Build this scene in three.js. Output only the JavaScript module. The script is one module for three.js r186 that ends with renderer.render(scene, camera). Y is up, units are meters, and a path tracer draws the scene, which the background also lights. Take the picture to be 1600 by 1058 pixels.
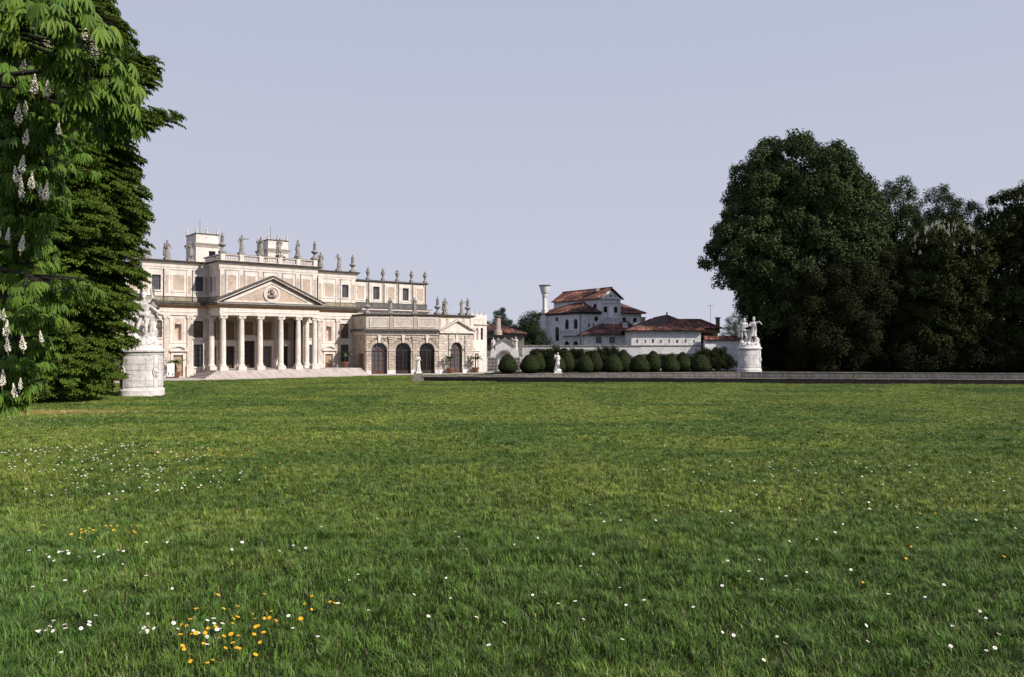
import * as THREE from 'three';
import { mergeGeometries } from 'three/addons/utils/BufferGeometryUtils.js';
import { ImprovedNoise } from 'three/addons/math/ImprovedNoise.js';

// ---------------------------------------------------------------- camera, sky, sun, exposure
const EYE = 3.2;                                    // metres above the villa's forecourt; the lawn rises gently towards the viewer
const camera = new THREE.PerspectiveCamera(46.07, 1600 / 1058, 0.1, 6000);
camera.position.set(0, EYE, 0);
camera.rotation.set(0.00884, 0, 0);
const scene = new THREE.Scene();
const renderer = new THREE.WebGLRenderer({ antialias: true });
renderer.toneMapping = THREE.LinearToneMapping;
renderer.toneMappingExposure = 1.12;
renderer.shadowMap.enabled = true;

const SUN = new THREE.Vector3(0.70, 0.60, 0.39).normalize();
{
  const W = 512, H = 256, d = new Float32Array(W * H * 4);
  const hor = [0.535, 0.55, 0.645], mid = [0.425, 0.46, 0.585], zen = [0.165, 0.24, 0.45];
  for (let j = 0; j < H; j++) {
    const el = ((j + 0.5) / H - 0.5) * Math.PI, up = Math.max(0, Math.sin(el));
    for (let i = 0; i < W; i++) {
      const az = ((i + 0.5) / W - 0.5) * 2 * Math.PI;
      const dx = Math.cos(az) * Math.cos(el), dz = Math.sin(az) * Math.cos(el), cs = dx * SUN.x + up * SUN.y + dz * SUN.z;
      const a = Math.min(1, up / 0.4), b = Math.min(1, Math.max(0, (up - 0.4) / 0.6)), haze = 0.07 * Math.pow(Math.max(0, cs), 3);
      for (let c = 0; c < 3; c++) d[(j * W + i) * 4 + c] = (b > 0 ? mid[c] + (zen[c] - mid[c]) * b : hor[c] + (mid[c] - hor[c]) * a) * (1 + haze) + haze * 0.1;
      d[(j * W + i) * 4 + 3] = 1;
    }
  }
  const sky = new THREE.DataTexture(d, W, H, THREE.RGBAFormat, THREE.FloatType);
  sky.mapping = THREE.EquirectangularReflectionMapping; sky.magFilter = THREE.LinearFilter; sky.needsUpdate = true;
  scene.background = sky; scene.environment = sky;
}
const sun = new THREE.DirectionalLight(new THREE.Color(1, 0.925, 0.83), 5.0);
sun.position.copy(SUN).multiplyScalar(300).add(new THREE.Vector3(0, 0, -70));
sun.target.position.set(0, 0, -70);
sun.castShadow = true; sun.shadow.mapSize.set(4096, 4096);
Object.assign(sun.shadow.camera, { left: -110, right: 110, top: 110, bottom: -110, near: 10, far: 700 });
sun.name = 'sun';
scene.add(sun, sun.target);

// ---------------------------------------------------------------- helpers
function rngOf(seed) { let a = seed >>> 0; return () => { a |= 0; a = (a + 0x6d2b79f5) | 0; let t = Math.imul(a ^ (a >>> 15), 1 | a); t = (t + Math.imul(t ^ (t >>> 7), 61 | t)) ^ t; return ((t ^ (t >>> 14)) >>> 0) / 4294967296; }; }
const perlin = new ImprovedNoise();
const fbm = (x, y, z, o = 4) => { let s = 0, a = 1, n = 0; for (let i = 0; i < o; i++) { s += a * perlin.noise(x, y, z); n += a; a *= 0.5; x *= 2.03; y *= 2.03; z *= 2.03; } return s / n; };
const lerp = (a, b, t) => a + (b - a) * t, clamp = (x, a, b) => Math.min(b, Math.max(a, x)), smooth = (a, b, x) => { const t = clamp((x - a) / (b - a), 0, 1); return t * t * (3 - 2 * t); };
const V3 = (x, y, z) => new THREE.Vector3(x, y, z);
const taken = new Map();
function numbered(n) { const k = taken.get(n) ?? 0; taken.set(n, k + 1); return k ? n + '_' + String(k).padStart(3, '0') : n; }
function shade(o) { o.traverse((m) => { if (m.isMesh) { m.castShadow = true; m.receiveShadow = true; } }); return o; }
function tag(o, label, category, group, kind) { if (label) o.userData.label = label; if (category) o.userData.category = category; if (group) o.userData.group = group; if (kind) o.userData.kind = kind; return o; }
function thing(name, label, category, [x, y, z] = [0, 0, 0], turn = 0, group) {
  const o = new THREE.Group(); o.name = numbered(name); o.position.set(x, y, z); o.rotation.y = turn; scene.add(o);
  return tag(o, label, category, group);
}
// geometry builders: all return non-indexed geometries with position, normal, uv
const flat = (g) => { g = g.index ? g.toNonIndexed() : g; for (const k of Object.keys(g.attributes)) if (!['position', 'normal', 'uv', 'color'].includes(k)) g.deleteAttribute(k); g.morphAttributes = {}; return g; };
function box(x0, x1, y0, y1, z0, z1) { const g = flat(new THREE.BoxGeometry(Math.abs(x1 - x0), Math.abs(y1 - y0), Math.abs(z1 - z0))); g.translate((x0 + x1) / 2, (y0 + y1) / 2, (z0 + z1) / 2); return g; }
function boxC(x, y, z, w, h, d) { return box(x - w / 2, x + w / 2, y, y + h, z - d / 2, z + d / 2); }
function lathe(profile, x = 0, y = 0, z = 0, seg = 14) { const g = flat(new THREE.LatheGeometry(profile.map((p) => new THREE.Vector2(p[0], p[1])), seg)); g.translate(x, y, z); return g; }
function poly(pts, z0, z1, holes = []) {
  const s = new THREE.Shape(pts.map((p) => new THREE.Vector2(p[0], p[1])));
  for (const h of holes) s.holes.push(new THREE.Path(h.map((p) => new THREE.Vector2(p[0], p[1]))));
  const g = flat(new THREE.ExtrudeGeometry(s, { depth: Math.abs(z1 - z0), bevelEnabled: false })); g.translate(0, 0, Math.min(z0, z1)); return g;
}
const rect = (x0, x1, y0, y1) => [[Math.min(x0, x1), y0], [Math.max(x0, x1), y0], [Math.max(x0, x1), y1], [Math.min(x0, x1), y1]];
function archPts(xc, y0, ySpring, r, n = 14) { const p = [[xc - r, y0], [xc + r, y0]]; for (let i = 0; i <= n; i++) { const a = (i / n) * Math.PI; p.push([xc + r * Math.cos(a), ySpring + r * Math.sin(a)]); } return p; }
function circle(xc, yc, r, n = 20) { const p = []; for (let i = 0; i < n; i++) { const a = (i / n) * 2 * Math.PI; p.push([xc + r * Math.cos(a), yc + r * Math.sin(a)]); } return p; }
function wall(x0, x1, y0, y1, zf, thick, holes = []) { return poly(rect(x0, x1, y0, y1), zf - thick, zf, holes); }
function tube(pts, r, seg = 6, n = 8) { return flat(new THREE.TubeGeometry(new THREE.CatmullRomCurve3(pts), n, r, seg, false)); }
function limb(a, b, ra, rb, seg = 6) { const d = b.clone().sub(a), L = d.length(), g = flat(new THREE.CylinderGeometry(rb, ra, L, seg, 1, true)); g.translate(0, L / 2, 0); g.applyQuaternion(new THREE.Quaternion().setFromUnitVectors(V3(0, 1, 0), d.normalize())); g.translate(a.x, a.y, a.z); return g; }
// a moulding: profile [[out, y] ...] swept along a plan path [[x, z] ...] with mitred corners; outward is to the left of travel seen from below
function sweep(profile, path) {
  const n = path.length, dir = [], off = [];
  for (let i = 0; i < n - 1; i++) { const dx = path[i + 1][0] - path[i][0], dz = path[i + 1][1] - path[i][1], l = Math.hypot(dx, dz); dir.push([dx / l, dz / l]); }
  for (let i = 0; i < n; i++) {
    const a = dir[Math.max(0, i - 1)], b = dir[Math.min(n - 2, i)], na = [-a[1], a[0]], nb = [-b[1], b[0]];
    const m = [na[0] + nb[0], na[1] + nb[1]], l2 = m[0] * m[0] + m[1] * m[1]; off.push([(2 * m[0]) / l2, (2 * m[1]) / l2]);
  }
  const P = [], at = (i, k) => { const p = profile[k % profile.length]; return [path[i][0] + off[i][0] * p[0], p[1], path[i][1] + off[i][1] * p[0]]; };
  for (let i = 0; i < n - 1; i++) for (let k = 0; k < profile.length; k++) { const a = at(i, k), b = at(i + 1, k), c = at(i + 1, k + 1), d = at(i, k + 1); P.push(...a, ...b, ...c, ...a, ...c, ...d); }
  const tri = THREE.ShapeUtils.triangulateShape(profile.map((p) => new THREE.Vector2(p[0], p[1])), []);
  for (const e of [0, n - 1]) for (const t of tri) for (const k of e ? t : [t[0], t[2], t[1]]) P.push(...at(e, k));
  const g = new THREE.BufferGeometry(); g.setAttribute('position', new THREE.Float32BufferAttribute(P, 3)); g.computeVertexNormals();
  g.setAttribute('uv', new THREE.Float32BufferAttribute(new Float32Array((P.length / 3) * 2), 2)); return g;
}
const slab = (o0, o1, y0, y1) => [[o0, y0], [o1, y0], [o1, y1], [o0, y1]];
// uv in metres by the face's main direction
function metreUV(g) {
  const p = g.attributes.position, n = g.attributes.normal, uv = new Float32Array(p.count * 2);
  for (let i = 0; i < p.count; i++) {
    const ax = Math.abs(n.getX(i)), ay = Math.abs(n.getY(i)), az = Math.abs(n.getZ(i));
    uv[i * 2] = ay > ax && ay > az ? p.getX(i) : ax > az ? p.getZ(i) : p.getX(i);
    uv[i * 2 + 1] = ay > ax && ay > az ? p.getZ(i) : p.getY(i);
  }
  g.setAttribute('uv', new THREE.BufferAttribute(uv, 2)); return g;
}
let FRAME = null;                                   // a placed wall face that the next parts are laid out on
function merged(geos) {
  geos = [].concat(geos).map(flat); const colored = geos.some((g) => g.attributes.color);
  for (const g of geos) { if (!g.attributes.uv) g.setAttribute('uv', new THREE.BufferAttribute(new Float32Array(g.attributes.position.count * 2), 2)); if (colored && !g.attributes.color) g.setAttribute('color', new THREE.BufferAttribute(new Float32Array(g.attributes.position.count * 3).fill(1), 3)); }
  return geos.length === 1 ? geos[0] : mergeGeometries(geos);
}
function part(name, geos, mat, parent, label) {
  let g = metreUV(merged(geos)); if (FRAME) g.applyMatrix4(FRAME);
  const m = new THREE.Mesh(g, mat); m.name = name; m.castShadow = m.receiveShadow = true; if (label) m.userData.label = label;
  parent.add(m); return m;
}
function solid(name, geos, mat, label, category, group) { const m = part(numbered(name), geos, mat, scene); return tag(m, label, category, group); }
function structure(name, geos, mat, label) { const m = part(numbered(name), geos, mat, scene); return tag(m, label, null, null, 'structure'); }
function face(a, b, mirror = false) {               // x runs from a to b (plan points), z out of the wall
  const dx = b[0] - a[0], dz = b[1] - a[1], l = Math.hypot(dx, dz), X = V3(dx / l, 0, dz / l), Z = V3(-dz / l, 0, dx / l);
  return new THREE.Matrix4().makeBasis(X, V3(0, 1, 0), Z).setPosition(a[0], 0, a[1]);
}
function paint(g, rgb) { const c = new Float32Array(g.attributes.position.count * 3); for (let i = 0; i < c.length; i += 3) { c[i] = rgb[0]; c[i + 1] = rgb[1]; c[i + 2] = rgb[2]; } g.setAttribute('color', new THREE.BufferAttribute(c, 3)); return g; }

// ---------------------------------------------------------------- textures and materials
function tileNoise(size, cells, seed) {             // tileable value noise
  const r = rngOf(seed), g = new Float32Array(cells * cells).map(() => r()), o = new Float32Array(size * size);
  for (let y = 0; y < size; y++) for (let x = 0; x < size; x++) {
    const u = (x / size) * cells, v = (y / size) * cells, i = Math.floor(u), j = Math.floor(v), s = smooth(0, 1, u - i), t = smooth(0, 1, v - j), q = (a, b) => g[((b + cells) % cells) * cells + ((a + cells) % cells)];
    o[y * size + x] = lerp(lerp(q(i, j), q(i + 1, j), s), lerp(q(i, j + 1), q(i + 1, j + 1), s), t);
  }
  return o;
}
function layers(size, list, seed) { const o = new Float32Array(size * size); let n = 0; list.forEach(([c, a], k) => { const t = tileNoise(size, c, seed + k * 17); for (let i = 0; i < o.length; i++) o[i] += t[i] * a; n += a; }); for (let i = 0; i < o.length; i++) o[i] /= n; return o; }
function tex(size, metres, srgb, f) {
  const d = new Uint8Array(size * size * 4);
  for (let y = 0; y < size; y++) for (let x = 0; x < size; x++) { const c = f(x, y, y * size + x), k = (y * size + x) * 4; d[k] = clamp(c[0] * 255, 0, 255); d[k + 1] = clamp(c[1] * 255, 0, 255); d[k + 2] = clamp(c[2] * 255, 0, 255); d[k + 3] = 255; }
  const t = new THREE.DataTexture(d, size, size, THREE.RGBAFormat); t.wrapS = t.wrapT = THREE.RepeatWrapping; t.magFilter = THREE.LinearFilter; t.minFilter = THREE.LinearMipmapLinearFilter; t.generateMipmaps = true;
  if (srgb) t.colorSpace = THREE.SRGBColorSpace; t.repeat.set(1 / metres, 1 / metres); t.needsUpdate = true; return t;
}
const nPlaster = layers(512, [[6, 1], [17, 0.8], [60, 0.6], [180, 0.8]], 3), nStone = layers(512, [[5, 1], [14, 1], [40, 1], [130, 1.2]], 11), nSpot = layers(512, [[9, 1], [25, 1]], 23);
const tPlaster = tex(512, 5.3, true, (x, y, i) => { const v = 0.88 + (nPlaster[i] - 0.5) * 0.26, s = smooth(0.60, 0.78, nSpot[i]) * 0.06; return [v - s * 0.9, v - s, v - s * 1.1]; });
const tStone = tex(512, 3.1, true, (x, y, i) => { const v = 0.88 + (nStone[i] - 0.5) * 0.36, s = smooth(0.58, 0.75, nSpot[i]) * 0.07; return [v - s, v - s * 0.98, v - s * 1.05]; });
const tMoss = tex(512, 2.3, true, (x, y, i) => { const v = 0.68 + (nStone[i] - 0.5) * 0.7, m = smooth(0.5, 0.62, nSpot[i]); return [v, v * (1 - 0.03 * m), v * (1 - 0.14 * m)]; });
const nWood = layers(256, [[4, 1], [9, 1]], 31), tWood = tex(256, 1.2, true, (x, y, i) => { const v = 0.75 + 0.2 * Math.sin(x * 0.9 + nWood[i] * 9) + (nWood[i] - 0.5) * 0.3; return [v, v, v]; });
const bStone = tex(512, 3.1, false, (x, y, i) => [nStone[i], nStone[i], nStone[i]]), bPlaster = tex(512, 1.7, false, (x, y, i) => [nPlaster[i], nPlaster[i], nPlaster[i]]);
function M(rgb, map, rough = 0.9, bump = null, scale = 0.01, more = {}) { const m = new THREE.MeshStandardMaterial({ roughness: rough, map, side: THREE.DoubleSide, ...more }); m.color.setRGB(...rgb); if (bump) { m.bumpMap = bump; m.bumpScale = scale; } return m; }
const MAT = {
  trim: M([0.88, 0.80, 0.73], tPlaster, 0.9, bPlaster, 0.008),          // off-white painted stucco
  tan: M([0.62, 0.50, 0.405], tPlaster, 0.92, bPlaster, 0.008),           // rose-tan stucco fields
  pinkstone: M([0.74, 0.645, 0.565], tStone, 0.9, bStone, 0.01),
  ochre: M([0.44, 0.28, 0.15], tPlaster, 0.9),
  niche: M([0.78, 0.62, 0.52], tPlaster, 0.9),
  moss: M([0.20, 0.18, 0.165], tMoss, 0.95, bStone, 0.02),                // weathered cornice lead and lichen
  dado: M([0.62, 0.55, 0.46], tMoss, 0.95, bStone, 0.02),
  slate: M([0.26, 0.25, 0.27], tMoss, 0.9, bStone, 0.02),
  marble: M([0.88, 0.835, 0.815], tStone, 0.8, bStone, 0.015),
  statue: M([0.80, 0.755, 0.73], tStone, 0.85, bStone, 0.01),
  roofstatue: M([0.58, 0.54, 0.52], tMoss, 0.9, bStone, 0.02),
  arcade: M([1, 1, 1], tStone, 0.9, bStone, 0.02, { vertexColors: true }),
  arcadeWall: M([0.52, 0.43, 0.35], tStone, 0.9, bStone, 0.02),
  joint: M([0.34, 0.28, 0.23], tStone, 0.95),
  step: M([0.60, 0.53, 0.50], tStone, 0.85, bStone, 0.012),
  paving: M([0.62, 0.54, 0.50], tStone, 0.9, bStone, 0.008),
  glass: M([0.016, 0.014, 0.016], null, 0.08),
  paleglass: M([0.10, 0.10, 0.115], null, 0.10),
  interior: M([0.05, 0.035, 0.03], tPlaster, 0.95),
  wood: M([0.17, 0.065, 0.03], tWood, 0.6),
  darkwood: M([0.055, 0.032, 0.022], tWood, 0.6),
  tandoor: M([0.60, 0.42, 0.28], tWood, 0.75),
  iron: M([0.045, 0.04, 0.04], null, 0.5),
  terracotta: M([0.26, 0.11, 0.065], tPlaster, 0.85),
  soil: M([0.07, 0.045, 0.028], tStone, 1),
  limewash: M([0.84, 0.83, 0.83], tStone, 0.95, bStone, 0.02),
  oldwall: M([0.52, 0.47, 0.43], tMoss, 0.95, bStone, 0.03),
  poolwall: M([0.30, 0.28, 0.29], tMoss, 0.95, bStone, 0.02),
  poolblack: M([0.016, 0.012, 0.010], tMoss, 0.95, bStone, 0.03),  // near-black stone for the lawn side of the pool wall
  coping: M([0.36, 0.335, 0.32], tMoss, 0.9, bStone, 0.02), copingPale: M([0.43, 0.40, 0.38], tMoss, 0.9, bStone, 0.02), copingDark: M([0.28, 0.26, 0.245], tMoss, 0.9, bStone, 0.02),
  white: M([0.80, 0.79, 0.78], null, 0.6),
  print: M([0.12, 0.12, 0.13], null, 0.8),
  tiles: M([1, 1, 1], tStone, 0.9, null, 0, { vertexColors: true }),
  bark: M([0.085, 0.062, 0.047], tMoss, 0.95, bStone, 0.03),
  water: M([0.012, 0.016, 0.012], null, 0.06),
  ochrewall: M([0.62, 0.44, 0.20], tPlaster, 0.95),
};
// ---------------------------------------------------------------- ground
const lawnHeight = (d) => 1.3 * (1 - smooth(-6, 52, d));      // d: metres ahead of the viewer
const POOL_NEAR = [[-8.6, 71.7], [76, 61.0]], POOL_FAR = [[-8.6, 72.2], [5, 79.6], [24, 83.6], [50, 79.2], [76, 75.4]];   // plan: [x, metres ahead]
{
  const nx = 150, nz = 150, P = [], I = [], C = [], U = [];
  const zs = [], xs = [];
  for (let j = 0; j <= nz; j++) { const t = j / nz; zs.push(-30 + 1500 * Math.pow(t, 2.4)); }
  for (let i = 0; i <= nx; i++) { const t = (i / nx) * 2 - 1; xs.push(1300 * Math.sign(t) * Math.pow(Math.abs(t), 2.2)); }
  for (const d of zs) for (const x of xs) {
    P.push(x, lawnHeight(d) - 0.012 + 0.02 * fbm(x * 0.3, 2.2, d * 0.3, 2), -d);
    const n = 0.5 + 0.9 * fbm(x * 0.5, 7.1, d * 0.5, 3); C.push(lerp(0.026, 0.042, n), lerp(0.032, 0.048, n), lerp(0.011, 0.016, n)); U.push(x, d);
  }
  const w = nx + 1;
  for (let j = 0; j < nz; j++) for (let i = 0; i < nx; i++) {
    const cx = (xs[i] + xs[i + 1]) / 2, cd = (zs[j] + zs[j + 1]) / 2;
    const a = j * w + i, b = a + 1, c = a + w, d = c + 1; I.push(a, b, d, a, d, c);
  }
  const g = new THREE.BufferGeometry(); g.setAttribute('position', new THREE.Float32BufferAttribute(P, 3)); g.setAttribute('uv', new THREE.Float32BufferAttribute(U, 2)); g.setAttribute('color', new THREE.Float32BufferAttribute(C, 3)); g.setIndex(I); g.computeVertexNormals();
  const m = new THREE.Mesh(g, new THREE.MeshPhysicalMaterial({ map: tStone, bumpMap: bStone, bumpScale: 0.02, roughness: 1, specularIntensity: 0.1, vertexColors: true })); m.name = 'ground'; m.receiveShadow = true; tag(m, 'flat park ground under the mown lawn', null, null, 'structure'); scene.add(m);
}

// ---------------------------------------------------------------- the villa
const VP = [-26.73, 0, -83.78], VT = 0.69237;
const vw = (x, y, z) => V3(x, y, z).applyAxisAngle(V3(0, 1, 0), VT).add(V3(...VP));     // villa plan to park
const CORN = 10.67, TOP = 11.57, PB = 0.75;
const wingX = 11.4, halfC = 5.12, attZ = 3.1, entZ = 3.4, porchZ = -2.5;

function windowPart(parent, xc, y0, y1, w, zf, { arch = false, mat = MAT.glass, bars = [1, 3], frameMat = MAT.darkwood, depth = 0.22, leaf = 0.05 } = {}) {
  const r = w / 2, ys = arch ? y1 - r : y1;
  const pane = part('window', arch ? poly(archPts(xc, y0, ys, r), zf - depth - 0.02, zf - depth) : box(xc - r, xc + r, y0, y1, zf - depth - 0.02, zf - depth), mat, parent);
  const z0 = zf - depth + 0.003, z1 = zf - depth + 0.05, gs = [box(xc - r, xc - r + leaf, y0, ys, z0, z1), box(xc + r - leaf, xc + r, y0, ys, z0, z1), box(xc - r + leaf, xc + r - leaf, y0, y0 + leaf, z0, z1), box(xc - r + leaf, xc + r - leaf, ys - leaf, ys, z0, z1)];
  for (let i = 1; i <= bars[0]; i++) { const x = xc - r + (w * i) / (bars[0] + 1); gs.push(box(x - leaf / 2, x + leaf / 2, y0 + leaf, arch ? ys + r * 0.9 : ys - leaf, z0 + 0.002, z1 - 0.004)); }
  for (let i = 1; i <= bars[1]; i++) { const y = y0 + ((ys - y0) * i) / (bars[1] + 1); gs.push(box(xc - r + leaf, xc + r - leaf, y - leaf / 2.6, y + leaf / 2.6, z0 + 0.004, z1 - 0.008)); }
  part('frame', gs, frameMat, pane); return pane;
}
function volutes(x, y, z, r, w) { const g = []; for (const s of [-1, 1]) { const c = flat(new THREE.CylinderGeometry(r, r, w, 10)); c.rotateX(Math.PI / 2); c.translate(x + s * r * 1.55, y, z); g.push(c); } return g; }
function pilaster(parent, x, y0, y1, zf, w, ped) {
  const p = part('pilaster', box(x - w / 2, x + w / 2, ped, y1 - 0.34, zf, zf + 0.13), MAT.pinkstone, parent);
  part('pedestal', [box(x - w / 2 - 0.08, x + w / 2 + 0.08, y0, ped - 0.12, zf, zf + 0.26), box(x - w / 2 - 0.11, x + w / 2 + 0.11, ped - 0.12, ped, zf, zf + 0.29)], MAT.trim, p);
  part('capital', [box(x - w / 2 - 0.02, x + w / 2 + 0.02, y1 - 0.34, y1 - 0.1, zf, zf + 0.16), box(x - w / 2 - 0.09, x + w / 2 + 0.09, y1 - 0.1, y1, zf, zf + 0.22), ...volutes(x, y1 - 0.2, zf + 0.1, 0.13, 0.24)], MAT.trim, p);
}
function columnAt(parent, x, z, y0, y1, r) {
  const prof = [], n = 12; for (let i = 0; i <= n; i++) { const t = i / n; prof.push([r * (1 - 0.16 * t * t + 0.02 * Math.sin(t * 3)), y0 + 0.62 + (y1 - 0.36 - y0 - 0.62) * t]); }
  const c = part('column', lathe(prof, x, 0, z, 18), MAT.trim, parent);
  part('base', [boxC(x, y0, z, r * 2.9, 0.36, r * 2.9), lathe([[0, 0.36], [r * 1.36, 0.36], [r * 1.42, 0.41], [r * 1.34, 0.47], [r * 1.15, 0.49], [r * 1.12, 0.53], [r * 1.22, 0.57], [r * 1.1, 0.62], [0, 0.62]], x, y0, z, 18)], MAT.trim, c);
  part('capital', [lathe([[r * 0.86, 0], [r * 1.0, 0.05], [r * 1.1, 0.14], [r * 0.9, 0.2]], x, y1 - 0.38, z, 14), ...volutes(x, y1 - 0.21, z, 0.14, r * 2.1), boxC(x, y1 - 0.1, z, r * 2.7, 0.1, r * 2.5)], MAT.trim, c);
}
const balusterGeo = lathe([[0.055, 0], [0.07, 0.03], [0.04, 0.06], [0.075, 0.16], [0.07, 0.22], [0.035, 0.36], [0.05, 0.41], [0.07, 0.44], [0.07, 0.47]], 0, 0, 0, 8);

const villa = thing('villa', 'long cream stucco villa with Ionic portico, pediment and roof balustrade across the lawn', 'villa', VP, VT);
{
  const body = [], W = villa;
  // solid core behind the faces; the porch is hollow
  part('core', [box(-wingX + 0.02, -halfC, 0, TOP - 0.3, -10, -0.46), box(halfC, wingX - 0.02, 0, TOP - 0.3, -10, -0.46), box(-halfC, halfC, 0, 6.2, -10, porchZ - 0.46), box(-halfC + 0.46, halfC - 0.46, 6.35, TOP - 0.3, -10, attZ - 0.47)], MAT.interior, W);
  const lowerPath = [[-wingX, -10], [-wingX, 0], [-halfC, 0], [-halfC, entZ], [halfC, entZ], [halfC, 0], [wingX, 0], [wingX, -10]];
  const upperPath = [[-wingX, -10], [-wingX, 0], [-halfC, 0], [-halfC, attZ], [halfC, attZ], [halfC, 0], [wingX, 0], [wingX, -10]];
  for (const s of [-1, 1]) {
    const xc = s * 8.12, xi = s * (halfC + 0.003), xo = s * wingX;
    const holes = [], up = [];
    for (const k of [-2.0, 2.0]) { holes.push(rect(xc + k - 0.51, xc + k + 0.51, 1.08, 3.3), rect(xc + k - 0.51, xc + k + 0.51, 4.0, 5.67)); up.push(rect(xc + k * 1.02 - 0.41, xc + k * 1.02 + 0.41, 8.64, 10.1)); }
    holes.push(rect(xc - 0.47, xc + 0.47, 0.13, 2.27), archPts(xc, 3.74, 5.31, 0.31));
    part('wall', wall(xi, xo, 0, 6.2, 0, 0.45, holes), MAT.trim, W);
    part('upper_wall', wall(xi, xo, 7.55, CORN, 0, 0.45, up), MAT.trim, W);
    part('side_wall', box(xo - s * 0.45, xo - s * 0.003, 0, CORN, -10, -0.452), MAT.trim, W);
    // lower bays
    for (const k of [-2.0, 2.0]) {
      windowPart(W, xc + k, 1.08, 3.3, 1.02, 0, { bars: [1, 3], leaf: 0.09, mat: MAT.paleglass });
      part('blind_panel', box(xc + k - 0.51, xc + k + 0.51, 4.0, 5.67, -0.24, -0.2), M([0.20, 0.15, 0.10], tWood, 0.8), W);
      for (const y of [3.86, 0.94]) part('sill', box(xc + k - 0.58, xc + k + 0.58, y, y + 0.13, 0, 0.1), MAT.trim, W);
      windowPart(W, xc + k * 1.02, 8.64, 10.1, 0.82, 0, { bars: [2, 4], mat: MAT.paleglass, frameMat: MAT.iron, leaf: 0.035 });
      part('sill', box(xc + k * 1.02 - 0.5, xc + k * 1.02 + 0.5, 8.5, 8.62, 0, 0.09), MAT.trim, W);
    }
    // niche, blind door and its arched hood
    {
      const n = flat(new THREE.CylinderGeometry(0.31, 0.31, 1.57, 14, 1, true, Math.PI / 2, Math.PI)); n.translate(xc, 4.525, -0.12);
      const dome = flat(new THREE.SphereGeometry(0.31, 14, 6, Math.PI, Math.PI, 0, Math.PI / 2)); dome.rotateY(Math.PI); dome.translate(xc, 5.31, -0.12);
      part('niche', [n, dome], MAT.niche, W);
      part('niche_panel', poly(rect(xc - 0.5, xc + 0.5, 3.58, 5.82), 0.003, 0.03, [archPts(xc, 3.74, 5.31, 0.315)]), MAT.niche, W);
      part('panel_border', poly(rect(xc - 0.78, xc + 0.78, 3.42, 6.1), 0.003, 0.06, [rect(xc - 0.5, xc + 0.5, 3.58, 5.82)]), MAT.trim, W);
      const d = part('door', box(xc - 0.47, xc + 0.47, 0.13, 2.27, -0.16, -0.1), MAT.tandoor, W);
      part('surround', poly(rect(xc - 0.68, xc + 0.68, 0, 2.62), 0.003, 0.1, [rect(xc - 0.47, xc + 0.47, 0.1, 2.27)]), MAT.trim, d);
      const seg = (R, w, yb, z0, z1) => { const p = [], a0 = Math.asin(w / R), yc = yb - R * Math.cos(a0); for (let i = 0; i <= 12; i++) { const a = -a0 + (2 * a0 * i) / 12; p.push([xc - R * Math.sin(a), yc + R * Math.cos(a)]); } return [p, yc]; };
      const [o] = seg(0.98, 0.84, 2.76, 0, 1), [inn] = seg(0.84, 0.66, 2.78);
      part('arched_hood', [poly(o, 0.003, 0.3, [inn]), poly(inn, 0.003, 0.08), box(xc - 0.86, xc + 0.86, 2.62, 2.755, 0.003, 0.3)], MAT.trim, d);
    }
    for (const px of [xc - 1.1, xc + 1.1]) pilaster(W, px, 0, 6.2, 0.002, 0.48, 1.18);
    pilaster(W, s * 11.12, 0, 6.2, 0.002, 0.46, 1.18); pilaster(W, s * 5.5, 0, 6.2, 0.002, 0.42, 1.18);
    // upper storey: strips with rose fields, one blind field between the windows
    for (const px of [xc - 1.08, xc + 1.08, s * 11.14, s * 5.42]) {
      const st = part('strip', box(px - 0.25, px + 0.25, 8.07, CORN - 0.003, 0.002, 0.07), MAT.trim, W);
      part('field', box(px - 0.15, px + 0.15, 8.35, 10.1, 0.071, 0.078), MAT.tan, st);
    }
    part('blind_field', box(xc - 0.53, xc + 0.53, 8.64, 10.12, 0.003, 0.02), MAT.tan, W);
    part('field_border', poly(rect(xc - 0.68, xc + 0.68, 8.48, 10.28), 0.003, 0.05, [rect(xc - 0.53, xc + 0.53, 8.64, 10.12)]), MAT.trim, W);
    for (const px of [xc - 1.36, xc + 1.36]) part('downpipe', tube([V3(px, 7.6, 0.1), V3(px, 9, 0.1), V3(px, 10.72, 0.1)], 0.035, 6, 2), MAT.iron, W);
  }
  // attic block over the portico
  part('attic_wall', [wall(-halfC, halfC, 7.0, CORN, attZ, 0.45)], MAT.trim, W);
  for (const s of [-1, 1]) {
    const keep = FRAME; FRAME = s < 0 ? face([-halfC, 0], [-halfC, attZ]) : face([halfC, attZ], [halfC, 0]);
    part('attic_side', wall(0.002, attZ - 0.46, 6.36, CORN, 0.001, 0.44, [rect(0.35, 0.95, 8.5, 10.1)]), MAT.trim, W);
    windowPart(W, 0.65, 8.5, 10.1, 0.6, 0, { bars: [1, 3], leaf: 0.04 });
    part('blind_field', box(1.3, 2.1, 8.6, 10.05, 0.003, 0.02), MAT.tan, W);
    FRAME = keep;
  }
  for (const px of [-4.9, -3.0, -1.0, 1.0, 3.0, 4.9]) { const st = part('strip', box(px - 0.24 + (px < -4 ? 0.03 : px > 4 ? -0.03 : 0), px + 0.24, 7.6, CORN - 0.003, attZ + 0.002, attZ + 0.07), MAT.trim, W); part('field', box(px - 0.15, px + 0.15, 7.9, 10.2, attZ + 0.071, attZ + 0.078), MAT.tan, st); part('downpipe', tube([V3(px + 0.27, 7.6, attZ + 0.1), V3(px + 0.27, 10.7, attZ + 0.1)], 0.03, 6, 2), MAT.iron, W); }
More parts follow.
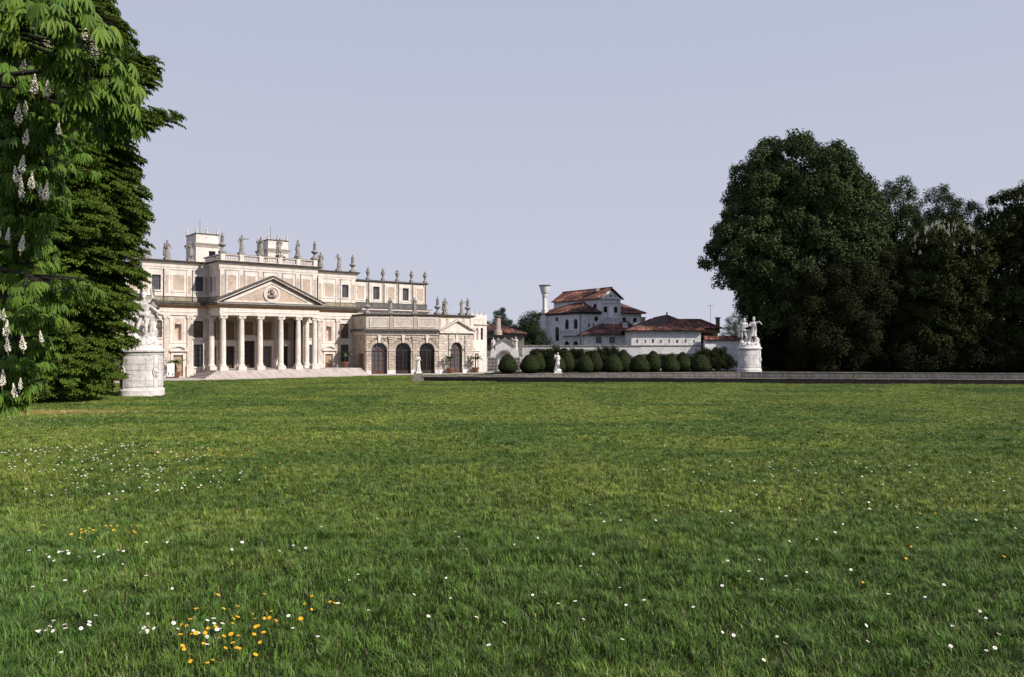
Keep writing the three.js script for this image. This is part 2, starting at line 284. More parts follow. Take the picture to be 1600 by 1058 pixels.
  for (const px of [-3.95, -2.0, 0, 2.0, 3.95]) {
    part('blind_field', box(px - 0.42, px + 0.42, 8.63, 10.15, attZ + 0.003, attZ + 0.02), MAT.tan, W);
    part('field_border', poly(rect(px - 0.56, px + 0.56, 8.48, 10.3), attZ + 0.003, attZ + 0.045, [rect(px - 0.42, px + 0.42, 8.63, 10.15)]), MAT.trim, W);
  }
  // crowning entablature
  part('entablature', sweep([[-0.3, CORN], [0.06, CORN], [0.06, CORN + 0.2], [0.1, CORN + 0.22], [0.1, CORN + 0.5], [0.2, CORN + 0.58], [0.28, CORN + 0.7], [-0.3, CORN + 0.7]], upperPath), MAT.trim, W);
  part('cornice', sweep([[-0.3, CORN + 0.702], [0.34, CORN + 0.702], [0.38, CORN + 0.8], [0.44, TOP - 0.06], [0.44, TOP], [-0.3, TOP]], upperPath), MAT.moss, W);
  part('roof', [box(-wingX + 0.3, wingX - 0.3, TOP - 0.29, TOP - 0.1, -10, -0.31), box(-halfC + 0.31, halfC - 0.31, TOP - 0.29, TOP - 0.1, -0.309, attZ - 0.31)], MAT.slate, W);
  // middle cornice and its frieze
  part('dado', sweep([[-0.2, 7.6], [0.07, 7.6], [0.07, 8.0], [0.12, 8.02], [0.12, 8.07], [-0.2, 8.07]], upperPath), MAT.dado, W);
  part('frieze', sweep([[-0.4, 6.2], [0.14, 6.2], [0.14, 6.48], [0.18, 6.5], [0.18, 6.56], [0.12, 6.6], [0.12, 6.93], [-0.4, 6.93]], lowerPath), MAT.trim, W);
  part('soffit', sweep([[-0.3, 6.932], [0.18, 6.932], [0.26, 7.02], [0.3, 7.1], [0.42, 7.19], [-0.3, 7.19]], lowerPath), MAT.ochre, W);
  part('middle_cornice', sweep([[-0.3, 7.192], [0.5, 7.192], [0.52, 7.3], [0.58, 7.36], [0.58, 7.42], [-0.02, 7.58], [-0.3, 7.58]], lowerPath), MAT.moss, W);
  part('porch_ceiling', box(-halfC + 0.4, halfC - 0.4, 6.2, 6.34, porchZ - 0.1, entZ - 0.4), MAT.tan, W);
  // pediment
  {
    const z0 = attZ + 0.02, chev = (hw, y0, ya, t) => [[-hw, y0], [hw, y0], [0, ya]], sl = (10.06 - 7.45) / 5.68;
    part('tympanum', poly([[-5.3, 7.45], [5.3, 7.45], [0, 9.85]], z0, z0 + 0.4), MAT.tan, W);
    part('tympanum_border', poly([[-5.2, 7.43], [5.2, 7.43], [0, 9.83]], z0 + 0.401, z0 + 0.47, [[[-4.0, 7.66], [0, 9.48], [4.0, 7.66]]]), MAT.trim, W);
    for (const s of [-1, 1]) {
      const band = (y0, y1, out) => [[s * 5.68, 7.43 + y0], [0, 10.0 + y0], [0, 10.0 + y1], [s * 5.68 + s * out, 7.43 + y1]];
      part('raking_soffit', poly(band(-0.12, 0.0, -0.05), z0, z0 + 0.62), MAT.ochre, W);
      part('raking_moulding', poly(band(0.002, 0.12, 0), z0, z0 + 0.86), MAT.trim, W);
      part('raking_cornice', poly(band(0.122, 0.3, 0.06), z0, z0 + 0.92), MAT.moss, W);
    }
    part('pediment_ledge', box(-5.66, 5.66, 7.33, 7.429, z0, z0 + 0.86), MAT.trim, W);
    const ring = part('medallion', [poly(circle(0, 8.42, 0.86, 28), z0 + 0.402, z0 + 0.53, [circle(0, 8.42, 0.68, 28)])], MAT.trim, W);
    part('medallion_field', poly(circle(0, 8.42, 0.675, 28), z0 + 0.402, z0 + 0.45), MAT.niche, ring);
    const sh = flat(new THREE.SphereGeometry(0.24, 12, 8)); sh.scale(1, 1.05, 0.6); sh.translate(0.03, 8.6, z0 + 0.55);
    const crest = flat(new THREE.TorusGeometry(0.24, 0.07, 6, 12, 2.4)); crest.rotateZ(0.9); crest.translate(-0.08, 8.66, z0 + 0.6);
    const neck = box(-0.3, 0.32, 8.12, 8.3, z0 + 0.45, z0 + 0.68), wing = box(-0.42, -0.25, 8.14, 8.36, z0 + 0.45, z0 + 0.62), wing2 = box(0.28, 0.44, 8.16, 8.34, z0 + 0.45, z0 + 0.62);
    part('carved_helmet', [sh, crest, neck, wing, wing2], MAT.roofstatue, ring);
  }
  // porch: columns, rear wall with doors
  for (const x of [-4.83, -3.0, -1.1, 1.1, 3.0, 4.83]) columnAt(W, x, 3.25, PB, 6.2, 0.275);
  for (const x of [-5.1, 5.1]) columnAt(W, x, 0.75, PB, 6.2, 0.275);
  {
    const doors = [[-4.0, 1.0, 3.13], [-2.05, 1.0, 3.13], [0, 1.3, 3.7], [2.05, 1.0, 3.13], [4.0, 1.0, 3.13]];
    part('porch_wall', wall(-halfC + 0.002, halfC - 0.002, 0, 6.2, porchZ, 0.45, doors.map(([x, w, h]) => rect(x - w / 2, x + w / 2, PB + 0.02, h))), MAT.tan, W);
    for (const [x, w, h] of doors) {
      const d = part('porch_door', box(x - w / 2, x + w / 2, PB, h, porchZ - 0.35, porchZ - 0.3), x === 2.05 ? MAT.paleglass : MAT.darkwood, W);
      part('surround', poly(rect(x - w / 2 - 0.2, x + w / 2 + 0.2, PB, h + 0.5), porchZ + 0.003, porchZ + 0.08, [rect(x - w / 2, x + w / 2, PB + 0.015, h)]), MAT.trim, d);
      part('blind_panel', box(x - 0.45, x + 0.45, h + 0.75, 5.75, porchZ + 0.003, porchZ + 0.03), M([0.24, 0.175, 0.12], tPlaster, 0.9), W);
      part('sill', box(x - w / 2 - 0.28, x + w / 2 + 0.28, h + 0.5, h + 0.62, porchZ + 0.003, porchZ + 0.2), MAT.trim, d);
    }
    for (const x of [-3.03, -1.1, 1.1, 3.03]) pilaster(W, x, PB, 6.2, porchZ + 0.002, 0.46, 1.75);
  }
  // podium and its flight of steps, wrapping round the left end
  const xl = -5.75, xr = 10.1, zf = 3.85;
  part('podium', [box(xl, xr, 0.602, PB, 0.48, zf), box(-halfC - 0.01, halfC + 0.01, 0.3, PB - 0.003, porchZ - 0.4, 0.479)], MAT.step, W);
  for (let i = 0; i < 5; i++) { const o = 0.34 * (i + 1), y = 0.6 - 0.12 * i; part('step', box(xl - o, xr, y - 0.118, y, 0.49 - 0.0, zf + o), i % 2 ? MAT.step : MAT.paving, W); }
  // roof balustrade
  const balY = TOP + 0.002, bz = attZ + 0.02;
  const piers = [-4.9, -3.0, -1.0, 1.0, 3.0, 4.9];
  const rail = (name, geos) => part(name, geos, MAT.pinkstone, W);
  const bal = rail('balustrade', [box(-4.7, 4.7, balY, balY + 0.1, bz - 0.16, bz + 0.16), box(-4.7, 4.7, balY + 0.57, balY + 0.67, bz - 0.17, bz + 0.17)]);
  part('rail_cap', box(-4.69, 4.69, balY + 0.672, balY + 0.7, bz - 0.18, bz + 0.18), MAT.moss, bal);
  for (const px of piers) part('pier', boxC(px, balY, bz, 0.44, 0.74, 0.44), MAT.trim, bal);
  for (let b = 0; b < 5; b++) for (let i = 0; i < 8; i++) {
    const a = piers[b] + 0.3, c = piers[b + 1] - 0.3, m = new THREE.Mesh(balusterGeo, MAT.trim); m.name = 'baluster'; m.position.set(lerp(a, c, (i + 0.5) / 8), balY + 0.1, bz); m.castShadow = m.receiveShadow = true; bal.add(m);
  }
  for (const s of [-1, 1]) {
    const sb = rail('side_balustrade', [box(s * 4.9 - 0.15, s * 4.9 + 0.15, balY, balY + 0.1, -1.9, bz - 0.23), box(s * 4.9 - 0.16, s * 4.9 + 0.16, balY + 0.57, balY + 0.7, -1.9, bz - 0.23)]);
    for (let i = 0; i < 14; i++) { const m = new THREE.Mesh(balusterGeo, MAT.trim); m.name = 'baluster'; m.position.set(s * 4.9, balY + 0.1, lerp(-1.8, bz - 0.3, (i + 0.5) / 14)); m.castShadow = m.receiveShadow = true; sb.add(m); }
  }
  // roof towers
  for (const s of [-1, 1]) {
    const xc = s * 3.92, w = 1.2, zF = -4, zB = -7.2, hole = rect(xc + 0.15, xc + 0.85, 12.55, 13.25);
    const t = part('tower', [wall(xc - w, xc + w, TOP - 0.1, 13.62, zF, 0.3, [hole]), box(xc - w, xc - w + 0.3, TOP - 0.1, 13.62, zB, zF - 0.301), box(xc + w - 0.3, xc + w, TOP - 0.1, 13.62, zB, zF - 0.301), box(xc - w + 0.301, xc + w - 0.301, TOP - 0.1, 13.62, zB, zB + 0.3), box(xc - w + 0.02, xc + w - 0.02, 14.06, 14.98, zB + 0.02, zF - 0.02)], MAT.trim, W);
    const path = [[xc - w, zB], [xc - w, zF], [xc + w, zF], [xc + w, zB]];
    part('tower_cornice', [sweep([[-0.3, 13.622], [0.05, 13.622], [0.1, 13.75], [0.22, 13.9], [0.26, 13.98], [-0.3, 14.06]], path), box(xc - w + 0.31, xc + w - 0.31, 13.8, 14.05, zB + 0.3, zF - 0.31)], MAT.pinkstone, t);
    part('tower_window', box(xc + 0.15, xc + 0.85, 12.55, 13.25, zF - 0.24, zF - 0.2), MAT.glass, t);
    part('tower_cap', sweep([[-0.3, 14.982], [0.06, 14.982], [0.06, 15.06], [-0.3, 15.06]], path), MAT.moss, t);
    for (const [dx, dz] of [[-w + 0.1, zF - 0.1], [w - 0.1, zF - 0.1], [-w + 0.1, zB + 0.1], [0, zF - 0.1]]) part('finial', [boxC(xc + dx, 15.06, dz, 0.26, 0.22, 0.26), lathe([[0.09, 0.22], [0.05, 0.3], [0.11, 0.42], [0.05, 0.52], [0.09, 0.6], [0, 0.72]], xc + dx, 15.06, dz, 8)], MAT.pinkstone, t);
    part('lightning_rod', tube([V3(xc - 0.4, 15.0, zF - 1.2), V3(xc - 0.4, 16.7, zF - 1.2)], 0.02, 5, 2), MAT.iron, t);
  }
  // lower wings beyond the main block
  for (const s of [-1, 1]) {
    const x0 = s * (wingX + 0.005), x1 = s * 21.35, zf2 = -0.4, wins = [14.38, 18.4], fields = [12.3, 16.35, 20.4];
    part('wing_wall', wall(x0, x1, 0, 10.6, zf2, 0.4, wins.map((x) => rect(s * x - 0.41, s * x + 0.41, 8.58, 10.08))), MAT.trim, W);
    part('wing_core', box(x0, x1 - s * 0.02, 0, 10.5, -9, zf2 - 0.41), MAT.trim, W);
    for (const x of wins) windowPart(W, s * x, 8.58, 10.08, 0.82, zf2, { bars: [2, 4], mat: MAT.paleglass, frameMat: MAT.iron, leaf: 0.035 });
    for (const x of fields) part('blind_field', box(s * x - 0.45, s * x + 0.45, 8.6, 10.1, zf2 + 0.003, zf2 + 0.02), MAT.tan, W);
    for (const x of [...wins, ...fields]) part('field_border', poly(rect(s * x - 0.62, s * x + 0.62, 8.42, 10.28), zf2 + 0.003, zf2 + 0.05, [rect(s * x - 0.45, s * x + 0.45, 8.6, 10.1)]), MAT.trim, W);
    for (const x of [13.35, 15.38, 17.38, 19.38, 21.2]) { part('strip', box(s * x - 0.22, s * x + 0.14, 8.2, 10.59, zf2 + 0.003, zf2 + 0.06), MAT.tan, W); part('downpipe', tube([V3(s * x, 7.7, zf2 + 0.1), V3(s * x, 10.8, zf2 + 0.1)], 0.035, 6, 2), MAT.iron, W); }
    const path = s > 0 ? [[x0, zf2], [x1, zf2], [x1, -9]] : [[x1, -9], [x1, zf2], [x0, zf2]];
    part('wing_coping', sweep([[-0.3, 10.602], [0.08, 10.602], [0.22, 10.74], [0.22, 10.86], [-0.3, 10.86]], path), MAT.slate, W);
    part('wing_dado', sweep(slab(-0.2, 0.09, 7.62, 8.24), path), MAT.slate, W);
    part('wing_cornice', sweep([[-0.2, 7.0], [0.1, 7.0], [0.2, 7.2], [0.5, 7.35], [0.5, 7.5], [-0.2, 7.618]], path), MAT.trim, W);
    part('wing_ledge', sweep(slab(0, 0.55, 7.502, 7.56), path), MAT.moss, W);
  }
}

// ---------------------------------------------------------------- the two arcaded forebuildings
function blocks(x0, x1, y0, y1, zf, h, w, rnd, skip, tone) {       // rusticated stone blocks with recessed joints
  const gs = []; let row = 0;
  for (let y = y0; y + h * 0.6 < y1; y += h, row++) {
    const ya = y + 0.014, yb = Math.min(y + h, y1) - 0.014; let x = x0 + (row % 2 ? w * 0.5 : 0) - w;
    for (; x < x1; x += w) {
      let a = Math.max(x0, x) + 0.012, b = Math.min(x1, x + w) - 0.012; if (b - a < 0.08) continue;
      const cut = skip ? skip((ya + yb) / 2, ya, yb) : [];
      let spans = [[a, b]];
      for (const [c, d] of cut) spans = spans.flatMap(([p, q]) => (d <= p || c >= q ? [[p, q]] : [[p, c - 0.012], [d + 0.012, q]].filter(([m, n]) => n - m > 0.07)));
      for (const [p, q] of spans) { const k = 0.82 + 0.36 * rnd(), o = 0.05 + 0.02 * rnd(); gs.push(paint(box(p, q, ya, yb, zf + 0.002, zf + o), [tone[0] * k, tone[1] * k * (0.98 + 0.04 * rnd()), tone[2] * k * (0.94 + 0.1 * rnd())])); }
    }
  }
  return gs;
}
function voussoirs(xc, ys, r, zf, n, rnd, tone, depth = 0.34) {
  const gs = [];
  for (let i = 0; i < n; i++) {
    if (i === (n - 1) / 2) continue;
    const a0 = (i / n) * Math.PI + 0.02, a1 = ((i + 1) / n) * Math.PI - 0.02, R = r + depth * (i % 2 ? 1 : 1.12), k = 0.82 + 0.36 * rnd();
    gs.push(paint(poly([[xc + r * Math.cos(a0), ys + r * Math.sin(a0)], [xc + R * Math.cos(a0), ys + R * Math.sin(a0)], [xc + R * Math.cos(a1), ys + R * Math.sin(a1)], [xc + r * Math.cos(a1), ys + r * Math.sin(a1)]], zf + 0.002, zf + 0.075), tone.map((c) => c * k)));
  }
  return gs;
}
function archDoor(parent, xc, r, ys, zf, kind) {
  const zg = zf - 0.32, d = part('arch_door', poly(archPts(xc, 0.04, ys, r), zg - 0.03, zg), kind === 'dark' ? MAT.glass : MAT.paleglass, parent);
  const wood = kind === 'dark' ? MAT.darkwood : MAT.wood, z0 = zg + 0.003, z1 = zg + 0.08, gs = [box(xc - r, xc - r + 0.08, 0.04, ys, z0, z1), box(xc + r - 0.08, xc + r, 0.04, ys, z0, z1), box(xc - r + 0.081, xc + r - 0.081, ys - 0.1, ys + 0.03, z0, z1 + 0.02), box(xc - 0.05, xc + 0.05, 0.05, ys - 0.101, z0, z1), box(xc - r + 0.081, xc + r - 0.081, 0.05, 0.45, z0, z1 - 0.02)];
  for (const x of [xc - r / 2, xc + r / 2]) gs.push(box(x - 0.02, x + 0.02, 0.45, ys - 0.101, z0, z1 - 0.03));
  for (const y of [1.0, 1.55, 2.1]) if (y < ys - 0.2) gs.push(box(xc - r + 0.081, xc + r - 0.081, y - 0.02, y + 0.02, z0, z1 - 0.035));
  part('frame', gs, wood, d);
  const fan = []; for (const a of [0.25, 0.5, 0.75]) { const an = a * Math.PI; fan.push(limb(V3(xc, ys + 0.03, zg + 0.03), V3(xc + r * 0.97 * Math.cos(an), ys + r * 0.97 * Math.sin(an), zg + 0.03), 0.025, 0.025, 4)); }
  part('fanlight_bars', fan, wood, d); return d;
}
function arcadeWing(s, label, shift) {
  const rnd = rngOf(s > 0 ? 91 : 92), W = thing('arcade_building', label, 'building', VP, VT);
  const X = (x) => s * (x + shift), mir = (p) => (s > 0 ? p : p.slice().reverse());
  const A = [X(10.6), 3.95], B = [X(18.06), 7.13], C = [X(22.95), 7.13], F = [X(11.15), 0.05], D = [X(22.95), -2.5];
  const path = mir([F, A, B, C, D]), tone = [0.66, 0.545, 0.45], pale = [0.76, 0.66, 0.58];
  const on = (a, b) => (s > 0 ? face(a, b) : face(b, a)), t = (x, L) => (s > 0 ? x : L - x);
  const capHole = 6.72;
  part('core', [(() => { const p = [[F[0] + s * 0.55, -0.39], [A[0] + s * 0.6, A[1] - 0.35], [B[0] - s * 0.05, B[1] - 0.6], [C[0] - s * 0.55, C[1] - 0.6], [D[0] - s * 0.55, D[1]]]; const g = poly(p.map(([x, z]) => [x, -z]), 0.02, 6.5); g.rotateX(-Math.PI / 2); return g; })()], MAT.interior, W);
  part('roof', (() => { const p = path.map(([x, z]) => [x, -z]); const g = poly(p, 6.5, 6.56); g.rotateX(-Math.PI / 2); return g; })(), MAT.slate, W);
  // arcade front
  {
    const L = Math.hypot(B[0] - A[0], B[1] - A[1]); FRAME = on(A, B);
    const cs = [1.45, 4.1, 6.78].map((x) => t(x, L)), r = 0.85, ys = 2.68;
    part('arcade_wall', wall(0.002, L - 0.002, 0, 4.4, 0, 0.5, cs.map((x) => archPts(x, 0.03, ys, r))), MAT.joint, W);
    const skip = (y, ya, yb) => cs.map((x) => (yb < ys ? [x - r, x + r] : (() => { const R = r + 0.36, dy = Math.max(0, ya - ys); return dy < R ? [x - Math.sqrt(R * R - dy * dy), x + Math.sqrt(R * R - dy * dy)] : [9e9, 9e9]; })()));
    part('rusticated_blocks', blocks(0.003, L - 0.003, 0.52, 4.38, 0, 0.29, 0.62, rnd, skip, tone), MAT.arcade, W).userData.kind = 'stuff';
    cs.forEach((x, i) => {
      for (const g of voussoirs(x, ys, r, 0, 9, rnd, tone)) part('arch_stone', g, MAT.arcade, W);
      part('keystone', poly([[x - 0.1, ys + r - 0.04], [x + 0.1, ys + r - 0.04], [x + 0.2, 4.36], [x - 0.2, 4.36]], 0.08, 0.18), MAT.trim, W);
      archDoor(W, x, r, ys, 0, i === (s > 0 ? 0 : 2) ? 'pale' : s > 0 ? 'dark' : 'pale');
    });
    const edges = [0, cs[0] - r, cs[0] + r, cs[1] - r, cs[1] + r, cs[2] - r, cs[2] + r, L].sort((a, b) => a - b);
    for (let i = 0; i < 8; i += 2) {
      part('plinth', box(edges[i] + 0.02, edges[i + 1] - 0.02, 0, 0.51, 0.002, 0.18), MAT.marble, W);
      part('impost', box(edges[i] + 0.02, edges[i + 1] - 0.02, ys - 0.1, ys + 0.08, 0.08, 0.15), MAT.pinkstone, W);
      if (i > 0 && i < 6) { const xm = (edges[i] + edges[i + 1]) / 2; part('pier_strip', blocks(xm - 0.28, xm + 0.28, 0.52, 3.9, 0.08, 0.29, 0.6, rnd, null, tone), MAT.arcade, W); part('pier_capital', [box(xm - 0.32, xm + 0.32, 3.9, 4.12, 0.08, 0.2), box(xm - 0.38, xm + 0.38, 4.12, 4.24, 0.08, 0.26)], MAT.pinkstone, W); }
    }
    part('attic_wall', wall(0.002, L - 0.002, 5.0, 6.5, 0, 0.4), MAT.pinkstone, W);
    for (const x of cs) { const f = part('attic_border', poly(rect(x - 1.05, x + 1.05, 5.22, 6.32), 0.002, 0.06, [rect(x - 0.92, x + 0.92, 5.35, 6.19)]), MAT.trim, W); part('attic_field', box(x - 0.915, x + 0.915, 5.355, 6.185, 0.002, 0.02), MAT.pinkstone, f); }
    for (const x of [(cs[0] + cs[1]) / 2, (cs[1] + cs[2]) / 2]) part('attic_strip', box(x - 0.2, x + 0.2, 5.06, 6.49, 0.002, 0.08), MAT.tan, W);
  }
  // flank towards the portico
  {
    const L = Math.hypot(F[0] - A[0], F[1] - A[1]); FRAME = on(F, A);
    const dx = t(L - 1.15, L);
    part('flank_wall', wall(0.002, L - 0.002, 0, 4.4, 0, 0.4, [rect(dx - 0.45, dx + 0.45, 0.03, 2.3)]), MAT.arcadeWall, W);
    part('flank_blocks', blocks(0.003, L - 0.003, 0.3, 4.38, 0, 0.29, 0.62, rnd, (y, ya) => (ya < 3.9 ? [[dx - 0.62, dx + 0.62]] : []), tone), MAT.arcade, W);
    part('flank_panel', box(dx - 0.45, dx + 0.45, 2.6, 3.8, 0.003, 0.04), MAT.tan, W);
    const d = part('flank_door', box(dx - 0.45, dx + 0.45, 0.03, 2.3, -0.34, -0.3), MAT.glass, W);
    const leaf = box(0, 0.42, 0.04, 2.28, -0.025, 0.025); leaf.rotateY(-1.25); leaf.translate(dx - 0.42, 0, -0.03); part('open_leaf', leaf, MAT.tandoor, d, 'half-open tan wooden door leaf');
    part('attic_wall', wall(0.002, L - 0.002, 5.0, 6.5, 0, 0.4), MAT.pinkstone, W);
    part('attic_field', box(t(L - 1.9, L) - 0.6, t(L - 1.9, L) + 0.6, 5.4, 6.15, 0.003, 0.02), MAT.tan, W);
  }
  // pedimented end bay
  {
    const L = Math.hypot(C[0] - B[0], C[1] - B[1]), c = L / 2, r = 0.8, ys = 2.8; FRAME = on(B, C);
    part('bay_wall', wall(0.002, L - 0.002, 0, 4.6, 0, 0.5, [archPts(c, 0.03, ys, r)]), MAT.joint, W);
    const skip = (y, ya, yb) => [yb < ys ? [c - r, c + r] : (() => { const R = r + 0.36, dy = Math.max(0, ya - ys); return dy < R ? [c - Math.sqrt(R * R - dy * dy), c + Math.sqrt(R * R - dy * dy)] : [9e9, 9e9]; })()];
    part('rusticated_blocks', blocks(0.003, L - 0.003, 0.5, 4.58, 0, 0.29, 0.62, rnd, skip, pale), MAT.arcade, W).userData.kind = 'stuff';
    for (const g of voussoirs(c, ys, r, 0, 11, rnd, pale, 0.42)) part('arch_stone', g, MAT.arcade, W);
    part('keystone', poly([[c - 0.1, ys + r - 0.04], [c + 0.1, ys + r - 0.04], [c + 0.19, 4.45], [c - 0.19, 4.45]], 0.08, 0.17), MAT.trim, W);
    for (const [a, b] of [[0.02, c - r - 0.02], [c + r + 0.02, L - 0.02]]) { part('plinth', box(a, b, 0, 0.49, 0.002, 0.16), MAT.marble, W); }
    for (const x of [c - 1.15, c + 1.15]) part('downpipe', tube([V3(x, 0.5, 0.14), V3(x, 4.4, 0.14)], 0.03, 6, 2), MAT.iron, W);
    archDoor(W, c, r, ys, 0, 'wood');
    part('bay_cornice', box(0.0, L, 4.602, 4.86, -0.2, 0.3), MAT.trim, W);
    const hp = L / 2 + 0.25;
    part('bay_pediment', poly([[c - hp + 0.3, 4.87], [c + hp - 0.3, 4.87], [c, 6.1]], -0.1, 0.12), MAT.trim, W);
    for (const k of [-1, 1]) part('bay_raking_cornice', poly([[c + k * hp, 4.862], [c + k * (hp - 0.3), 4.862], [c, 6.02], [c, 6.24]], -0.1, 0.42), MAT.pinkstone, W);
    part('attic_wall', wall(0.002, L - 0.002, 4.862, 6.5, -0.11, 0.3), MAT.trim, W);
    for (const x of [0.25, 1.3, L - 1.3, L - 0.25]) part('attic_strip', box(x - 0.13, x + 0.13, 4.9, 6.49, -0.108, -0.05), MAT.tan, W);
    FRAME = on(C, D); part('end_wall', wall(0.002, 9.5, 0, 6.5, 0, 0.4), MAT.trim, W);
  }
  FRAME = null;
  const main = mir([F, A, B]);
  part('entablature', sweep([[-0.2, 4.402], [0.1, 4.402], [0.1, 4.55], [0.15, 4.57], [0.15, 4.78], [-0.2, 4.78]], main), MAT.pinkstone, W);
  part('ledge', sweep([[-0.2, 4.782], [0.4, 4.782], [0.42, 4.9], [0.02, 5.06], [-0.2, 5.06]], main), MAT.moss, W);
  part('parapet_cap', sweep([[-0.45, 6.562], [0.12, 6.51], [0.2, 6.6], [0.2, 6.72], [-0.45, 6.74]], path), MAT.moss, W);
  return W;
}
arcadeWing(1, 'lower arcaded stone building with three arched doors right of the portico', 0);
arcadeWing(-1, 'lower arcaded building half hidden by the tall dark tree and the near statue', 0.6);
// ---------------------------------------------------------------- carved stone
function nets(sdf, mn, mx, cell) {                 // surface nets: one smooth continuous skin round a distance field
  const n = [0, 1, 2].map((i) => Math.ceil((mx[i] - mn[i]) / cell) + 1), [nx, ny, nz] = n, F = new Float32Array(nx * ny * nz), id = (x, y, z) => (z * ny + y) * nx + x;
  for (let z = 0; z < nz; z++) for (let y = 0; y < ny; y++) for (let x = 0; x < nx; x++) F[id(x, y, z)] = sdf(mn[0] + x * cell, mn[1] + y * cell, mn[2] + z * cell);
  const P = [], I = [], vi = new Int32Array(nx * ny * nz).fill(-1), E = [[0, 1], [0, 2], [0, 4], [1, 3], [1, 5], [2, 3], [2, 6], [3, 7], [4, 5], [4, 6], [5, 7], [6, 7]];
  for (let z = 0; z < nz - 1; z++) for (let y = 0; y < ny - 1; y++) for (let x = 0; x < nx - 1; x++) {
    const v = []; let neg = 0; for (let k = 0; k < 8; k++) { v[k] = F[id(x + (k & 1), y + ((k >> 1) & 1), z + (k >> 2))]; if (v[k] < 0) neg++; }
    if (!neg || neg === 8) continue; let sx = 0, sy = 0, sz = 0, c = 0;
    for (const [a, b] of E) if (v[a] < 0 !== v[b] < 0) { const t = v[a] / (v[a] - v[b]); sx += (a & 1) + t * ((b & 1) - (a & 1)); sy += ((a >> 1) & 1) + t * (((b >> 1) & 1) - ((a >> 1) & 1)); sz += (a >> 2) + t * ((b >> 2) - (a >> 2)); c++; }
    vi[id(x, y, z)] = P.length / 3; P.push(mn[0] + (x + sx / c) * cell, mn[1] + (y + sy / c) * cell, mn[2] + (z + sz / c) * cell);
  }
  for (let z = 1; z < nz - 1; z++) for (let y = 1; y < ny - 1; y++) for (let x = 1; x < nx - 1; x++) {
    const a = F[id(x, y, z)] < 0, q = (p, r, s, t, f) => { if (Math.min(p, r, s, t) < 0) return; f ? I.push(p, r, s, p, s, t) : I.push(p, s, r, p, t, s); };
    if (a !== F[id(x + 1, y, z)] < 0) q(vi[id(x, y - 1, z - 1)], vi[id(x, y, z - 1)], vi[id(x, y, z)], vi[id(x, y - 1, z)], a);
    if (a !== F[id(x, y + 1, z)] < 0) q(vi[id(x - 1, y, z - 1)], vi[id(x - 1, y, z)], vi[id(x, y, z)], vi[id(x, y, z - 1)], a);
    if (a !== F[id(x, y, z + 1)] < 0) q(vi[id(x - 1, y - 1, z)], vi[id(x, y - 1, z)], vi[id(x, y, z)], vi[id(x - 1, y, z)], a);
  }
  const g = new THREE.BufferGeometry(); g.setAttribute('position', new THREE.Float32BufferAttribute(P, 3)); g.setIndex(I); g.computeVertexNormals();
  const uv = new Float32Array((P.length / 3) * 2); for (let i = 0; i < P.length / 3; i++) { uv[i * 2] = P[i * 3] + P[i * 3 + 2] * 0.6; uv[i * 2 + 1] = P[i * 3 + 1]; } g.setAttribute('uv', new THREE.BufferAttribute(uv, 2));
  return g;
}
const cap = (a, b, ra, rb = ra) => ({ a, b, ra, rb });
